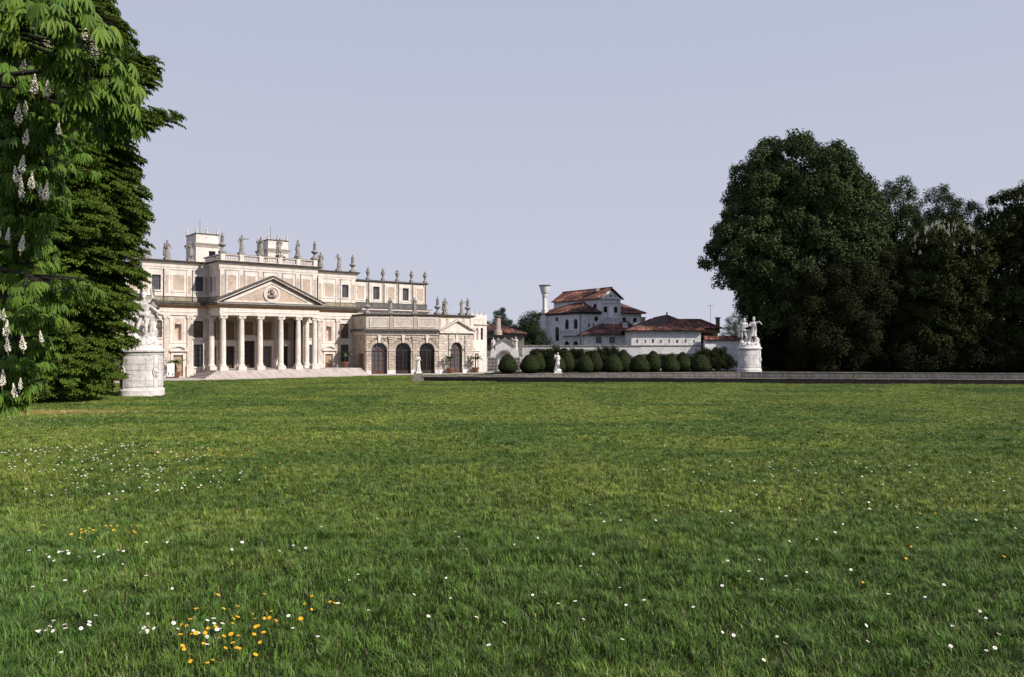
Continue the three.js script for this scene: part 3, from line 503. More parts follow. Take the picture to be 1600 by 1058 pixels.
function figure(o = {}, at = [0, 0, 0], turn = 0, sc = 1) {   // a standing figure 1.8 m tall as tapered bones, facing +z
  const hs = o.hip ?? 0.03, ln = o.lean ?? 0, tw = o.bow ?? 0, B = [];
  const P = [hs, 0.95, 0], C = [hs * 0.3 + ln * 0.6, 1.31, tw * 0.5], N = [ln, 1.5, tw], Hd = [ln * 1.1 + (o.nod?.[0] ?? 0), 1.665, tw + 0.03 + (o.nod?.[1] ?? 0)];
  B.push(cap([hs - 0.05, 0.95, 0], [C[0] - 0.06, C[1], C[2]], 0.12, 0.125), cap([hs + 0.05, 0.95, 0], [C[0] + 0.06, C[1], C[2]], 0.12, 0.125), cap([C[0] - 0.07, 1.34, C[2] + 0.06], [C[0] + 0.07, 1.34, C[2] + 0.06], 0.085));
  const S = [-1, 1].map((s) => [N[0] * 0.8 + s * 0.18, 1.43 + (o.tilt ?? 0) * s, tw * 0.8]);
  B.push(cap(S[0], S[1], 0.075), cap(C, N, 0.11, 0.06), cap(N, Hd, 0.055, 0.06), cap([Hd[0], Hd[1] - 0.04, Hd[2]], [Hd[0], Hd[1] + 0.05, Hd[2] - 0.01], 0.082, 0.095), cap([Hd[0], Hd[1] + 0.05, Hd[2] - 0.05], [Hd[0], Hd[1] - 0.02, Hd[2] - 0.07], 0.085, 0.07), cap([Hd[0], Hd[1] - 0.005, Hd[2] + 0.085], [Hd[0], Hd[1] - 0.03, Hd[2] + 0.095], 0.014, 0.02));
  if (o.hat) B.push(cap([Hd[0], Hd[1] + 0.1, Hd[2]], [Hd[0] + 0.02, Hd[1] + 0.17, Hd[2] - 0.02], 0.09, 0.05));
  B.push(cap([hs - 0.07, 0.9, 0], [hs + 0.07, 0.9, -0.02], 0.12));
  const legs = o.legs ?? [[[-0.1, 0.5, 0.05], [-0.11, 0.09, 0]], [[0.13, 0.5, 0.08], [0.16, 0.09, -0.04]]];
  legs.forEach(([k, a], i) => { const h = [hs + (i ? 0.09 : -0.09), 0.88, 0]; B.push(cap(h, k, 0.1, 0.065), cap(k, [lerp(k[0], a[0], 0.35), lerp(k[1], a[1], 0.35), lerp(k[2], a[2], 0.35) - 0.02], 0.062, 0.068), cap(k, a, 0.058, 0.042), cap(a, [a[0] + (i ? 0.04 : -0.03), a[1] - 0.05, a[2] + 0.15], 0.045, 0.032)); });
  const arms = o.arms ?? [[[-0.27, 1.14, 0.02], [-0.1, 1.1, 0.2]], [[0.3, 1.16, -0.03], [0.2, 0.95, 0.1]]];
  arms.forEach(([e, h], i) => { B.push(cap(S[i], e, 0.064, 0.05), cap(e, h, 0.05, 0.036), cap(h, [h[0] + (h[0] - e[0]) * 0.3, h[1] + (h[1] - e[1]) * 0.3, h[2] + (h[2] - e[2]) * 0.3], 0.04, 0.025)); });
  for (const c of o.extra ?? []) B.push(cap(...c));
  const cs = Math.cos(turn), sn = Math.sin(turn), T = (p) => [at[0] + sc * (p[0] * cs + p[2] * sn), at[1] + sc * p[1], at[2] + sc * (-p[0] * sn + p[2] * cs)];
  const bones = B.map((b) => ({ a: T(b.a), b: T(b.b), ra: b.ra * sc, rb: b.rb * sc }));
  let skirt = null;
  if (o.drape) skirt = { inv: (x, y, z) => { const X = (x - at[0]) / sc, Y = (y - at[1]) / sc, Z = (z - at[2]) / sc; return [X * cs - Z * sn, Y, X * sn + Z * cs]; }, sc, top: o.drape.top ?? 1.0, bottom: o.drape.bottom ?? 0.03, r0: o.drape.r0 ?? 0.15, r1: o.drape.r1 ?? 0.25, cx: o.drape.cx ?? 0.03, ph: o.drape.ph ?? 0 };
  return { bones, skirt };
}
function sculpt(figs, mn, mx, cell, { k = 0.035, rocks = [], seed = 1 } = {}) {
  const bones = figs.flatMap((f) => f.bones), skirts = figs.map((f) => f.skirt).filter(Boolean);
  const sm = (a, b, kk) => { const h = Math.max(kk - Math.abs(a - b), 0) / kk; return Math.min(a, b) - h * h * kk * 0.25; };
  for (const c of bones) { c.d = [c.b[0] - c.a[0], c.b[1] - c.a[1], c.b[2] - c.a[2]]; c.l = c.d[0] ** 2 + c.d[1] ** 2 + c.d[2] ** 2 || 1e-6; }
  return nets((x, y, z) => {
    let d = 9;
    for (const c of bones) { const px = x - c.a[0], py = y - c.a[1], pz = z - c.a[2], t = clamp((px * c.d[0] + py * c.d[1] + pz * c.d[2]) / c.l, 0, 1), e = Math.hypot(px - t * c.d[0], py - t * c.d[1], pz - t * c.d[2]) - lerp(c.ra, c.rb, t); d = d > 8 ? e : sm(d, e, k); }
    for (const s of skirts) { const [X, Y, Z] = s.inv(x, y, z), t = clamp((s.top - Y) / (s.top - s.bottom), 0, 1), R = lerp(s.r0, s.r1, t), an = Math.atan2(Z, X - s.cx), f = (0.012 + 0.026 * t) * Math.sin(an * 9 + Y * 4 + s.ph + 2 * Math.sin(an * 2)); const e = Math.max((Math.hypot((X - s.cx), Z * 1.15) - R - f) * 0.8, Y - s.top, s.bottom - Y) * s.sc; d = sm(d, e, k * 1.3); }
    for (const r of rocks) { const e = Math.hypot((x - r[0]) / r[3], (y - r[1]) / r[4], (z - r[2]) / r[5]); d = sm(d, (e - 1) * Math.min(r[3], r[4], r[5]) + 0.1 * perlin.noise(x * 4.5 + seed, y * 4.5, z * 4.5), k * 1.4); }
    return d;
  }, mn, mx, cell);
}
const figBox = [[-0.75, -0.03, -0.45], [0.75, 2.1, 0.5]];
const POSES = {
  folded: figure({ arms: [[[-0.3, 1.16, 0.0], [-0.02, 1.2, 0.19]], [[0.3, 1.15, -0.02], [0.12, 1.28, 0.2]]], drape: { r1: 0.27 }, extra: [[[-0.16, 1.42, -0.08], [0.12, 0.75, -0.14], 0.1, 0.13]] }),
  pointing: figure({ arms: [[[-0.3, 1.13, -0.04], [-0.2, 0.93, 0.12]], [[0.42, 1.4, 0.06], [0.68, 1.38, 0.12]]], lean: 0.02, drape: { top: 1.02, r1: 0.22, ph: 1 }, nod: [0.04, 0] }),
  hipHand: figure({ hip: 0.07, lean: -0.04, arms: [[[-0.42, 1.2, -0.08], [-0.2, 1.0, 0.02]], [[0.3, 1.2, 0.08], [0.16, 1.46, 0.16]]], drape: { top: 0.95, bottom: 0.35, r0: 0.16, r1: 0.2, ph: 2 }, extra: [[[0.25, 1.4, -0.1], [0.28, 0.2, -0.12], 0.07, 0.1]] }),
  raised: figure({ hip: 0.08, lean: -0.05, tilt: -0.03, arms: [[[-0.36, 1.52, -0.02], [-0.12, 1.76, -0.06]], [[0.32, 1.15, 0.0], [0.28, 0.9, 0.08]]], drape: { top: 0.9, r0: 0.17, r1: 0.22, ph: 3 }, extra: [[[0.2, 1.0, -0.05], [0.26, 0.1, -0.1], 0.08, 0.1]] }),
  cloaked: figure({ hip: 0.04, arms: [[[-0.3, 1.15, 0.04], [-0.1, 1.02, 0.2]], [[0.32, 1.17, 0.05], [0.34, 0.95, 0.2]]], hat: true, drape: { top: 1.1, r1: 0.29, ph: 4 }, extra: [[[-0.2, 1.45, -0.1], [-0.22, 0.35, -0.18], 0.09, 0.14], [[0.2, 1.45, -0.1], [0.16, 0.35, -0.2], 0.09, 0.14]] }),
  huntress: figure({ hip: 0.06, lean: 0.03, arms: [[[-0.32, 1.22, -0.1], [-0.26, 1.46, -0.12]], [[0.26, 1.13, 0.1], [0.06, 1.05, 0.22]]], drape: { top: 1.08, bottom: 0.5, r0: 0.15, r1: 0.23, ph: 5 }, extra: [[[-0.2, 1.55, -0.16], [-0.08, 1.05, -0.16], 0.06, 0.08], [[-0.14, 0.5, -0.1], [-0.14, 0.0, -0.12], 0.09, 0.12]] }),
};
const poseGeo = {}; for (const k of Object.keys(POSES)) poseGeo[k] = sculpt([POSES[k]], ...figBox, 0.035);
function statueOn(name, label, pose, [x, y, z], turn, { h = 1.75, base = 0.18, mat = MAT.roofstatue, baseMat = MAT.roofstatue, group, wide = 0.6, flip = false } = {}) {
  const t = thing(name, label, 'statue', [x, y, z], turn, group);
  part('plinth', [boxC(0, 0, 0, wide, base, wide * 0.9), boxC(0, base, 0, wide * 0.88, 0.05, wide * 0.8)], baseMat, t);
  const m = new THREE.Mesh(poseGeo[pose], mat); m.name = 'figure'; m.position.y = base + 0.02; m.scale.set((flip ? -1 : 1) * h / 1.8, h / 1.8, h / 1.8); m.castShadow = m.receiveShadow = true; t.add(m); return t;
}
const urnGeo = [boxC(0, 0, 0, 0.62, 0.2, 0.62), lathe([[0.27, 0.2], [0.2, 0.3], [0.13, 0.5], [0.12, 0.56], [0.2, 0.62], [0.36, 0.74], [0.38, 0.84], [0.3, 0.93], [0.2, 0.97], [0.17, 1.05], [0.15, 1.55], [0.14, 1.6], [0.19, 1.63], [0.19, 1.7], [0.06, 1.74], [0.05, 1.8], [0.1, 1.88], [0.08, 1.95], [0, 2.02]], 0, 0, 0, 14)];
const urnM = metreUV(merged(urnGeo));
function obeliskUrn(label, p, sc = 1) { const m = new THREE.Mesh(urnM, MAT.roofstatue); m.name = numbered('obelisk_urn'); m.position.copy(p); m.rotation.y = VT; m.scale.setScalar(sc); m.castShadow = m.receiveShadow = true; scene.add(m); return tag(m, label, 'urn', 'tall obelisk urns on the villa roofs'); }
const vaseM = metreUV(merged([boxC(0, 0, 0, 0.36, 0.28, 0.36), lathe([[0.14, 0.28], [0.08, 0.36], [0.1, 0.42], [0.16, 0.6], [0.25, 0.86], [0.27, 0.95], [0.2, 1.0], [0.14, 1.06], [0.12, 1.12], [0.19, 1.16], [0.15, 1.24], [0.05, 1.3], [0.08, 1.38], [0, 1.46]], 0, 0, 0, 12)]));
function vaseAt(label, p) { const m = new THREE.Mesh(vaseM, MAT.roofstatue); m.name = numbered('lidded_vase'); m.position.copy(p); m.rotation.y = VT; m.castShadow = m.receiveShadow = true; scene.add(m); return tag(m, label, 'vase', 'lidded vases along the low wing roof'); }

{
  const roofG = 'statues on the villa roof', Y2 = TOP + 0.745, at = (x, y, z) => vw(x, y, z).toArray();
  statueOn('roof_statue', 'draped roof statue nearest the left corner urn of the villa', 'cloaked', at(-9.2, TOP, 0.12), VT + 0.2, { group: roofG });
  statueOn('roof_statue', 'roof statue standing in front of the left tower', 'hipHand', at(-7.0, TOP, 0.12), VT, { group: roofG });
  statueOn('roof_statue', 'balustrade statue pointing with outstretched arm, right of the left balustrade urn', 'pointing', at(-3.0, Y2, 3.12), VT, { group: roofG });
  statueOn('roof_statue', 'balustrade statue with folded arms just left of the second tower', 'folded', at(-1.0, Y2, 3.12), VT - 0.3, { group: roofG });
  statueOn('roof_statue', 'balustrade statue silhouetted in front of the second tower', 'hipHand', at(1.0, Y2, 3.12), VT + 0.3, { group: roofG, flip: true });
  statueOn('roof_statue', 'rightmost balustrade statue, between second tower and right balustrade urn', 'folded', at(3.0, Y2, 3.12), VT + 0.5, { group: roofG, flip: true });
  statueOn('roof_statue', 'cloaked roof statue just right of the balustrade end', 'cloaked', at(7.05, TOP, 0.12), VT - 0.2, { group: roofG });
  statueOn('roof_statue', 'roof statue with one arm lifted behind its head', 'raised', at(9.25, TOP, 0.12), VT, { group: roofG });
  obeliskUrn('obelisk urn on the far left corner of the villa roof', vw(-11.05, TOP, 0.05));
  obeliskUrn('obelisk urn on the left corner pier of the roof balustrade', vw(-4.9, Y2, 3.12));
  obeliskUrn('obelisk urn on the right corner pier of the roof balustrade', vw(4.9, Y2, 3.12));
  obeliskUrn('obelisk urn on the right corner of the main villa roof', vw(11.05, TOP, 0.05));
  [13.25, 15.25, 17.2, 19.2, 21.15].forEach((x, i) => vaseAt(['leftmost', 'second', 'middle', 'fourth', 'rightmost'][i] + ' of the five lidded vases on the low wing roof', vw(x, 10.86, -0.35)));
  // forebuilding roof
  const a = [10.6, 3.95], b = [18.06, 7.13], on = (t) => [lerp(a[0], b[0], t / 8.11), lerp(a[1], b[1], t / 8.11)], ya = 6.74;
  obeliskUrn('obelisk urn on the left corner of the arcaded building', vw(a[0] + 0.3, ya, a[1] - 0.3), 0.95);
  obeliskUrn('obelisk urn left of the small pediment on the arcaded building', vw(b[0] + 0.05, ya, b[1] - 0.3));
  obeliskUrn('rightmost obelisk urn, above the right end of the small pediment', vw(22.3, ya, 6.9));
  obeliskUrn('obelisk urn peeping out behind the near statue group', vw(-11.5, ya, 3.7), 0.95);
  const roofA = 'statues on the arcaded building';
  statueOn('parapet_statue', 'parapet statue above the gap between first and second arch', 'folded', at(on(2.75)[0], ya, on(2.75)[1] - 0.2), VT - 0.4, { group: roofA, h: 1.6 });
  statueOn('parapet_statue', 'parapet statue above the gap between second and third arch', 'pointing', at(on(5.5)[0], ya, on(5.5)[1] - 0.2), VT - 0.4, { group: roofA, h: 1.65, flip: true });
  statueOn('parapet_statue', 'cloaked parapet statue above the left half of the small pediment', 'cloaked', at(19.1, ya, 6.9), VT, { group: roofA, h: 1.65 });
  statueOn('parapet_statue', 'parapet statue reaching out to the rightmost urn', 'pointing', at(21.4, ya, 6.9), VT, { group: roofA, h: 1.6 });
}

// ---------------------------------------------------------------- the two great pedestals with statue groups
function drum(hw, e = 3.0, n = 56) { const p = []; for (let i = 0; i < n; i++) { const a = (i / n) * 2 * Math.PI, c = Math.cos(a), s = Math.sin(a); p.push([hw * Math.sign(c) * Math.pow(Math.abs(c), 2 / e), hw * Math.sign(s) * Math.pow(Math.abs(s), 2 / e)]); } return p; }
function loft(plan, rings) {                        // rings: [scale, y]
  const n = plan.length, P = [], U = [], I = []; let per = [0]; for (let i = 0; i < n; i++) { const a = plan[i], b = plan[(i + 1) % n]; per.push(per[i] + Math.hypot(a[0] - b[0], a[1] - b[1])); }
  rings.forEach(([s, y]) => { for (let i = 0; i <= n; i++) { const p = plan[i % n]; P.push(p[0] * s, y, p[1] * s); U.push(per[i], y); } });
  for (let r = 0; r < rings.length - 1; r++) for (let i = 0; i < n; i++) { const a = r * (n + 1) + i, b = a + 1, c = a + n + 1, d = c + 1; I.push(a, c, b, b, c, d); }
  let g = new THREE.BufferGeometry(); g.setAttribute('position', new THREE.Float32BufferAttribute(P, 3)); g.setAttribute('uv', new THREE.Float32BufferAttribute(U, 2)); g.setIndex(I); g = g.toNonIndexed(); g.computeVertexNormals(); return g;
}
function drumPatch(hw, e, a0, a1, y0, y1, out) {     // a raised block following the curved side
  const n = 5, P = [], pt = (a, o) => { const c = Math.cos(a), s = Math.sin(a), x = hw * Math.sign(c) * Math.pow(Math.abs(c), 2 / e), z = hw * Math.sign(s) * Math.pow(Math.abs(s), 2 / e), l = Math.hypot(x, z); return [x * (1 + o / l), z * (1 + o / l)]; };
  const quad = (a, b, c, d) => P.push(...a, ...b, ...c, ...a, ...c, ...d);
  for (let i = 0; i < n; i++) {
    const u = lerp(a0, a1, i / n), v = lerp(a0, a1, (i + 1) / n), A = pt(u, out), B = pt(v, out), A0 = pt(u, 0), B0 = pt(v, 0);
    quad([A[0], y0, A[1]], [A[0], y1, A[1]], [B[0], y1, B[1]], [B[0], y0, B[1]]); quad([A0[0], y1, A0[1]], [B0[0], y1, B0[1]], [B[0], y1, B[1]], [A[0], y1, A[1]]); quad([A0[0], y0, A0[1]], [A[0], y0, A[1]], [B[0], y0, B[1]], [B0[0], y0, B0[1]]);
    if (i === 0) quad([A0[0], y0, A0[1]], [A0[0], y1, A0[1]], [A[0], y1, A[1]], [A[0], y0, A[1]]); if (i === n - 1) quad([B[0], y0, B[1]], [B[0], y1, B[1]], [B0[0], y1, B0[1]], [B0[0], y0, B0[1]]);
  }
  const g = new THREE.BufferGeometry(); g.setAttribute('position', new THREE.Float32BufferAttribute(P, 3)); g.computeVertexNormals(); return g;
}
function greatPedestal(label, pos, turn) {
  const W = thing('statue_pedestal', label, 'pedestal', pos, turn, 'great carved pedestals'), hw = 1.2, e = 3.0, plan = drum(hw, e);
  part('shaft', loft(plan, [[1.0, 0.5], [1.0, 2.62]]), MAT.marble, W);
  part('foot', loft(plan, [[1.1, -0.1], [1.1, 0.38], [1.07, 0.42], [1.06, 0.47], [1.0, 0.5]]), MAT.marble, W);
  part('cornice', loft(plan, [[1.0, 2.6], [1.03, 2.62], [1.04, 2.72], [1.1, 2.8], [1.13, 2.82], [1.13, 2.93], [1.08, 2.96], [1.02, 3.0], [1.0, 3.1], [0.98, 3.22], [0.0, 3.24]]), MAT.marble, W);
  const rows = [[0.62, 0.98], [1.0, 1.36], [1.66, 2.02], [2.04, 2.4]];
  for (let q = 0; q < 4; q++) {
    const c = q * Math.PI / 2;
    for (const [y0, y1] of rows) for (const [a0, a1] of [[-0.56, -0.2], [-0.185, 0.185], [0.2, 0.56]]) part('stone_block', drumPatch(hw, e, c + a0, c + a1, y0, y1, 0.035), MAT.marble, W);
    part('stone_band', drumPatch(hw, e, c - 0.56, c + 0.56, 1.38, 1.64, 0.02), MAT.marble, W);
    // carved mask in an oval frame on each rounded corner
    const k = c + Math.PI / 4, R = hw * 1.14, ring = flat(new THREE.TorusGeometry(0.24, 0.06, 8, 20)); ring.scale(0.8, 1.35, 1); const head = flat(new THREE.SphereGeometry(0.16, 10, 8)); head.scale(0.9, 1.2, 0.8); const nose = flat(new THREE.SphereGeometry(0.06, 6, 5)); nose.translate(0, -0.02, 0.14); const beard = flat(new THREE.SphereGeometry(0.1, 8, 6)); beard.scale(1, 1.4, 0.8); beard.translate(0, -0.18, 0.05);
    const g = merged([ring, head, nose, beard]); g.rotateY(Math.PI / 2 - k); g.translate(R * Math.cos(k), 1.55, R * Math.sin(k)); part('carved_mask', g, MAT.statue, W);
    part('corner_strip', drumPatch(hw, e, k - 0.16, k + 0.16, 0.55, 2.55, 0.05), MAT.marble, W);
  }
  return W;
}
greatPedestal('bright white carved pedestal standing on the lawn beside the tall dark tree', [-23.7, 0, -51], 0.28);
greatPedestal('grey white carved pedestal beyond the pool in front of the dark trees', [28.3, 0, -95], 0.1);
{
  // near group: nude man striding with one arm raised, companion leaning behind, child at his knee, on rocks
  const man = figure({ hip: 0.06, lean: 0.02, tilt: 0.03, legs: [[[-0.16, 0.5, 0.12], [-0.3, 0.1, 0.06]], [[0.12, 0.48, 0.1], [0.14, 0.06, 0.06]]], arms: [[[-0.34, 1.35, 0.16], [-0.3, 1.62, 0.1]], [[0.34, 1.62, 0.02], [0.3, 1.92, 0.04]]], hat: true, extra: [[[-0.14, 0.98, 0.08], [0.16, 0.92, 0.1], 0.09, 0.1], [[0.14, 0.95, 0.1], [0.1, 0.72, 0.15], 0.09, 0.05]] }, [0.1, 0.42, 0.15], 0.15, 1.62);
  const mate = figure({ hip: -0.05, lean: -0.12, legs: [[[-0.22, 0.52, 0.2], [-0.3, 0.1, 0.1]], [[0.06, 0.48, 0.18], [0.1, 0.08, -0.05]]], arms: [[[-0.38, 1.3, 0.15], [-0.5, 1.55, 0.25]], [[0.25, 1.25, 0.16], [0.1, 1.1, 0.26]]], drape: { top: 0.98, bottom: 0.45, r0: 0.16, r1: 0.24, ph: 1 } }, [-0.62, 0.38, -0.1], -0.25, 1.45);
  const child = figure({ hip: 0.02, arms: [[[-0.3, 1.3, 0.1], [-0.1, 1.45, 0.2]], [[0.34, 1.25, 0.05], [0.55, 1.1, 0.12]]], drape: { top: 0.9, bottom: 0.3, r1: 0.2 } }, [0.62, 0.42, -0.02], 0.2, 1.05);
  const arm = { bones: [[[0.45, 2.5, 0.0], [0.78, 2.3, 0.12], 0.12, 0.1], [[0.78, 2.3, 0.12], [1.12, 2.02, 0.2], 0.1, 0.06], [[1.12, 2.02, 0.2], [1.26, 1.98, 0.2], 0.07, 0.07], [[0.72, 2.3, 0.0], [0.9, 1.6, 0.0], 0.12, 0.06]].map(([a, b, ra, rb]) => ({ a, b, ra, rb })), skirt: null };
  const rocks = [[0, 0.12, 0, 1.05, 0.42, 0.85], [-0.5, 0.35, 0.2, 0.5, 0.4, 0.45], [0.45, 0.35, 0.1, 0.5, 0.42, 0.4], [0.0, 0.5, -0.35, 0.6, 0.6, 0.35], [0.8, 0.12, 0.2, 0.35, 0.22, 0.35], [-0.35, 0.9, -0.25, 0.3, 0.7, 0.25], [0.55, 0.8, -0.25, 0.28, 0.6, 0.22]];
  const g = sculpt([man, mate, child, arm], [-1.7, -0.12, -1.1], [1.6, 3.75, 1.1], 0.042, { k: 0.05, rocks, seed: 3 });
  const t = thing('statue_group', 'white marble group of striding nude man and companion on rocks, half screened by leaves', 'statue', [-23.7, 3.22, -51], 0.1, 'great statue groups');
  const m = new THREE.Mesh(g, MAT.statue); m.name = 'figures'; m.castShadow = m.receiveShadow = true; t.add(m);
  // far group: two standing figures side by side
  const A = figure({ hip: -0.07, lean: 0.03, arms: [[[-0.42, 1.22, -0.06], [-0.22, 1.02, 0.02]], [[0.28, 1.2, 0.12], [0.02, 1.15, 0.24]]], legs: [[[-0.14, 0.48, 0.06], [-0.12, 0.08, 0]], [[0.14, 0.5, 0.14], [0.2, 0.08, 0.02]]], extra: [[[-0.34, 1.2, -0.08], [-0.3, 0.5, -0.12], 0.1, 0.13], [[-0.14, 0.95, 0.08], [0.16, 0.9, 0.1], 0.09, 0.09]] }, [-0.6, 0.3, 0.05], 0.1, 1.62);
  const Bf = figure({ hip: 0.08, lean: 0.06, hat: true, arms: [[[-0.24, 1.2, 0.16], [0.1, 1.22, 0.26]], [[0.44, 1.5, 0.04], [0.6, 1.34, 0.16]]], legs: [[[-0.12, 0.5, 0.14], [-0.24, 0.08, 0.1]], [[0.18, 0.5, 0.04], [0.12, 0.08, -0.06]]], drape: { top: 0.98, bottom: 0.45, r0: 0.16, r1: 0.22, ph: 2 } }, [0.42, 0.32, 0.05], -0.12, 1.66);
  const rocks2 = [[0, 0.08, 0, 1.15, 0.34, 0.75], [0.85, 0.45, 0.05, 0.3, 0.6, 0.3], [-0.1, 0.4, -0.3, 0.6, 0.55, 0.3], [-0.85, 0.3, 0, 0.28, 0.42, 0.28], [0.0, 1.0, -0.3, 0.25, 0.9, 0.2]];
  const g2 = sculpt([A, Bf], [-1.6, -0.12, -1.0], [1.7, 3.65, 1.0], 0.05, { k: 0.05, rocks: rocks2, seed: 9 });
  const t2 = thing('statue_group', 'pair of stone figures side by side on the pedestal before the dark trees', 'statue', [28.3, 3.22, -95], -0.25, 'great statue groups');
  const m2 = new THREE.Mesh(g2, MAT.statue); m2.name = 'figures'; m2.castShadow = m2.receiveShadow = true; t2.add(m2);
}

// ---------------------------------------------------------------- pool
{
  const P = (a) => a.map(([x, d]) => [x, -d]), near = P(POOL_NEAR), far = P(POOL_FAR);
  const W = thing('pool_wall', 'long low stone wall round the pool, its lawn side near black', 'pool', [0, 0, 0]);
  part('near_wall', sweep(slab(-0.4, 0, -0.3, 0.36), near), MAT.poolblack, W);
  part('far_wall', sweep(slab(-0.5, 0, -0.3, 0.36), far), MAT.poolwall, W);
  const stones = (path, o0, o1, prefix, seed) => {
    const r = rngOf(seed);
    for (let i = 0; i < path.length - 1; i++) {
      const [a, b] = [path[i], path[i + 1]], L = Math.hypot(b[0] - a[0], b[1] - a[1]), n = Math.max(1, Math.round(L / 1.9)); FRAME = face(a, b);
      for (let k = 0; k < n; k++) part('coping_stone', box((L * k) / n + 0.008, (L * (k + 1)) / n - 0.008, 0.362, 0.42 + 0.03 * r(), o0 + 0.03 * r(), o1 - 0.03 * r()), [MAT.coping, MAT.copingPale, MAT.copingDark][Math.floor(r() * 3)], W);
      FRAME = null;
    }
  };
  stones(near, -0.45, 0.05, 'near', 5); stones(far, -0.55, 0.05, 'far', 6);
  const g = poly([...near, ...far.slice().reverse()].map(([x, z]) => [x, -z]), 0, 0.012); g.rotateX(-Math.PI / 2); g.translate(0, 0.03, 0);
  structure('water', g, MAT.water, 'dark still water of the sunken pool');
  // pool statues on blocks
  const b1 = solid('statue_block', [boxC(0, 0, 0, 1.05, 0.3, 0.95), boxC(0.02, 0.3, 0, 0.85, 0.4, 0.8)], MAT.oldwall, 'weathered block at the pool corner under the small standing statue', 'block'); b1.position.set(-8.45, 0, -71.95);
  statueOn('pool_statue', 'small pale standing statue at the left corner of the pool', 'folded', [-8.5, 0.702, -71.95], 0.5, { h: 1.62, base: 0.1, mat: MAT.statue, baseMat: MAT.marble, wide: 0.6 });
  const b2 = solid('statue_block', [boxC(0, 0, 0, 0.95, 0.35, 0.9), boxC(0, 0.35, 0, 0.75, 0.25, 0.72)], MAT.marble, 'pale block behind the pool in front of the clipped bushes', 'block'); b2.position.set(4.8, 0, -83.2);
  statueOn('pool_statue', 'white huntress statue with quiver in front of the clipped bushes', 'huntress', [4.75, 0.602, -83.2], 0.6, { h: 1.75, base: 0.1, mat: MAT.statue, baseMat: MAT.marble, wide: 0.6 });
}

// ---------------------------------------------------------------- paving in front of the villa
{
  const pts = [[-24.5, 12.5], [-18.9, 9.2], [-11.6, 6.0], [-7.6, 7.3], [10.2, 7.3], [17.6, 9.4], [23.5, 9.3], [27, 6], [22.9, 4], [17.8, 6.6], [10.4, 3.6], [10.6, 0.2], [-11.1, 0.2], [-11.6, 3.7], [-19, 6.8], [-24.5, 6.9]];
  const g = poly(pts.map(([x, z]) => { const p = vw(x, 0, z); return [p.x, -p.z]; }), 0, 0.05); g.rotateX(-Math.PI / 2); g.translate(0, 0.012, 0);
  structure('pavement', g, MAT.paving, 'pale stone paving along the front of the villa');
}

// ---------------------------------------------------------------- narrow white house at the end of the villa
{
  const a = [-4.85, -95.6], th = 1.0; const W = thing('narrow_house', 'narrow white two-storey house with small finials right of the arcade pediment', 'house', [a[0], 0, a[1]], th);
  const L = 3.2, H = 6.95;
  part('wall', wall(0, L, 0, H - 0.6, 0, 0.35, [rect(0.15, 0.5, 3.9, 5.35), archPts(1.15, 3.85, 5.1, 0.25), rect(1.9, 2.4, 3.9, 5.35), rect(0.55, 1.35, 0.03, 2.25)]), MAT.trim, W);
  part('side_wall', [box(L - 0.35, L, 0, H - 0.6, -5, -0.352), box(0, 0.35, 0, H - 0.6, -5, -0.352)], MAT.trim, W);
  part('core', box(0.36, L - 0.36, 0.01, H - 0.7, -5, -0.4), MAT.interior, W);
  for (const x of [0.325, 2.15]) windowPart(W, x, 3.9, 5.35, x < 1 ? 0.35 : 0.5, 0, { bars: [1, 2], depth: 0.2, leaf: 0.04 });
  const nn = flat(new THREE.CylinderGeometry(0.25, 0.25, 1.25, 10, 1, true, Math.PI / 2, Math.PI)); nn.translate(1.15, 4.475, -0.1); part('niche', [nn, box(0.85, 1.45, 3.8, 5.4, -0.34, -0.345)], MAT.trim, W);
  const d = part('door', box(0.55, 1.35, 0.03, 2.25, -0.2, -0.15), MAT.white, W); part('door_grille', box(0.7, 1.2, 1.35, 2.1, -0.149, -0.12), MAT.darkwood, d);
  part('door_surround', poly(rect(0.36, 1.54, 0, 2.5), 0.003, 0.09, [rect(0.55, 1.35, 0.02, 2.25)]), MAT.trim, d);
  part('arched_hood', poly([[0.25, 2.5], ...Array.from({ length: 11 }, (_, i) => { const q = Math.PI - (i / 10) * Math.PI; return [0.95 + 0.7 * Math.cos(q), 2.55 + 0.5 * Math.sin(q)]; }), [1.65, 2.5]], 0.003, 0.22), MAT.trim, d);
  part('string_course', sweep([[-0.2, 5.62], [0.05, 5.62], [0.16, 5.74], [0.16, 5.82], [-0.2, 5.84]], [[0, -5], [0, 0], [L, 0], [L, -5]]), MAT.pinkstone, W);
  part('parapet', [box(-0.03, L + 0.03, H - 0.598, H, -0.35, 0.03), box(L - 0.3, L + 0.03, H - 0.598, H, -5, -0.351)], MAT.trim, W);
  for (const x of [0.15, 1.05, 2.05, 3.05]) part('finial', [boxC(x, H, -0.15, 0.2, 0.15, 0.2), lathe([[0.07, 0.15], [0.04, 0.25], [0.1, 0.38], [0.04, 0.5], [0, 0.95]], x, H, -0.15, 8)], MAT.trim, W);
  for (const x of [0.7, 1.6, 2.5]) part('pilaster_strip', box(x - 0.1, x + 0.1, 5.85, H - 0.62, 0.003, 0.05), MAT.trim, W);
}

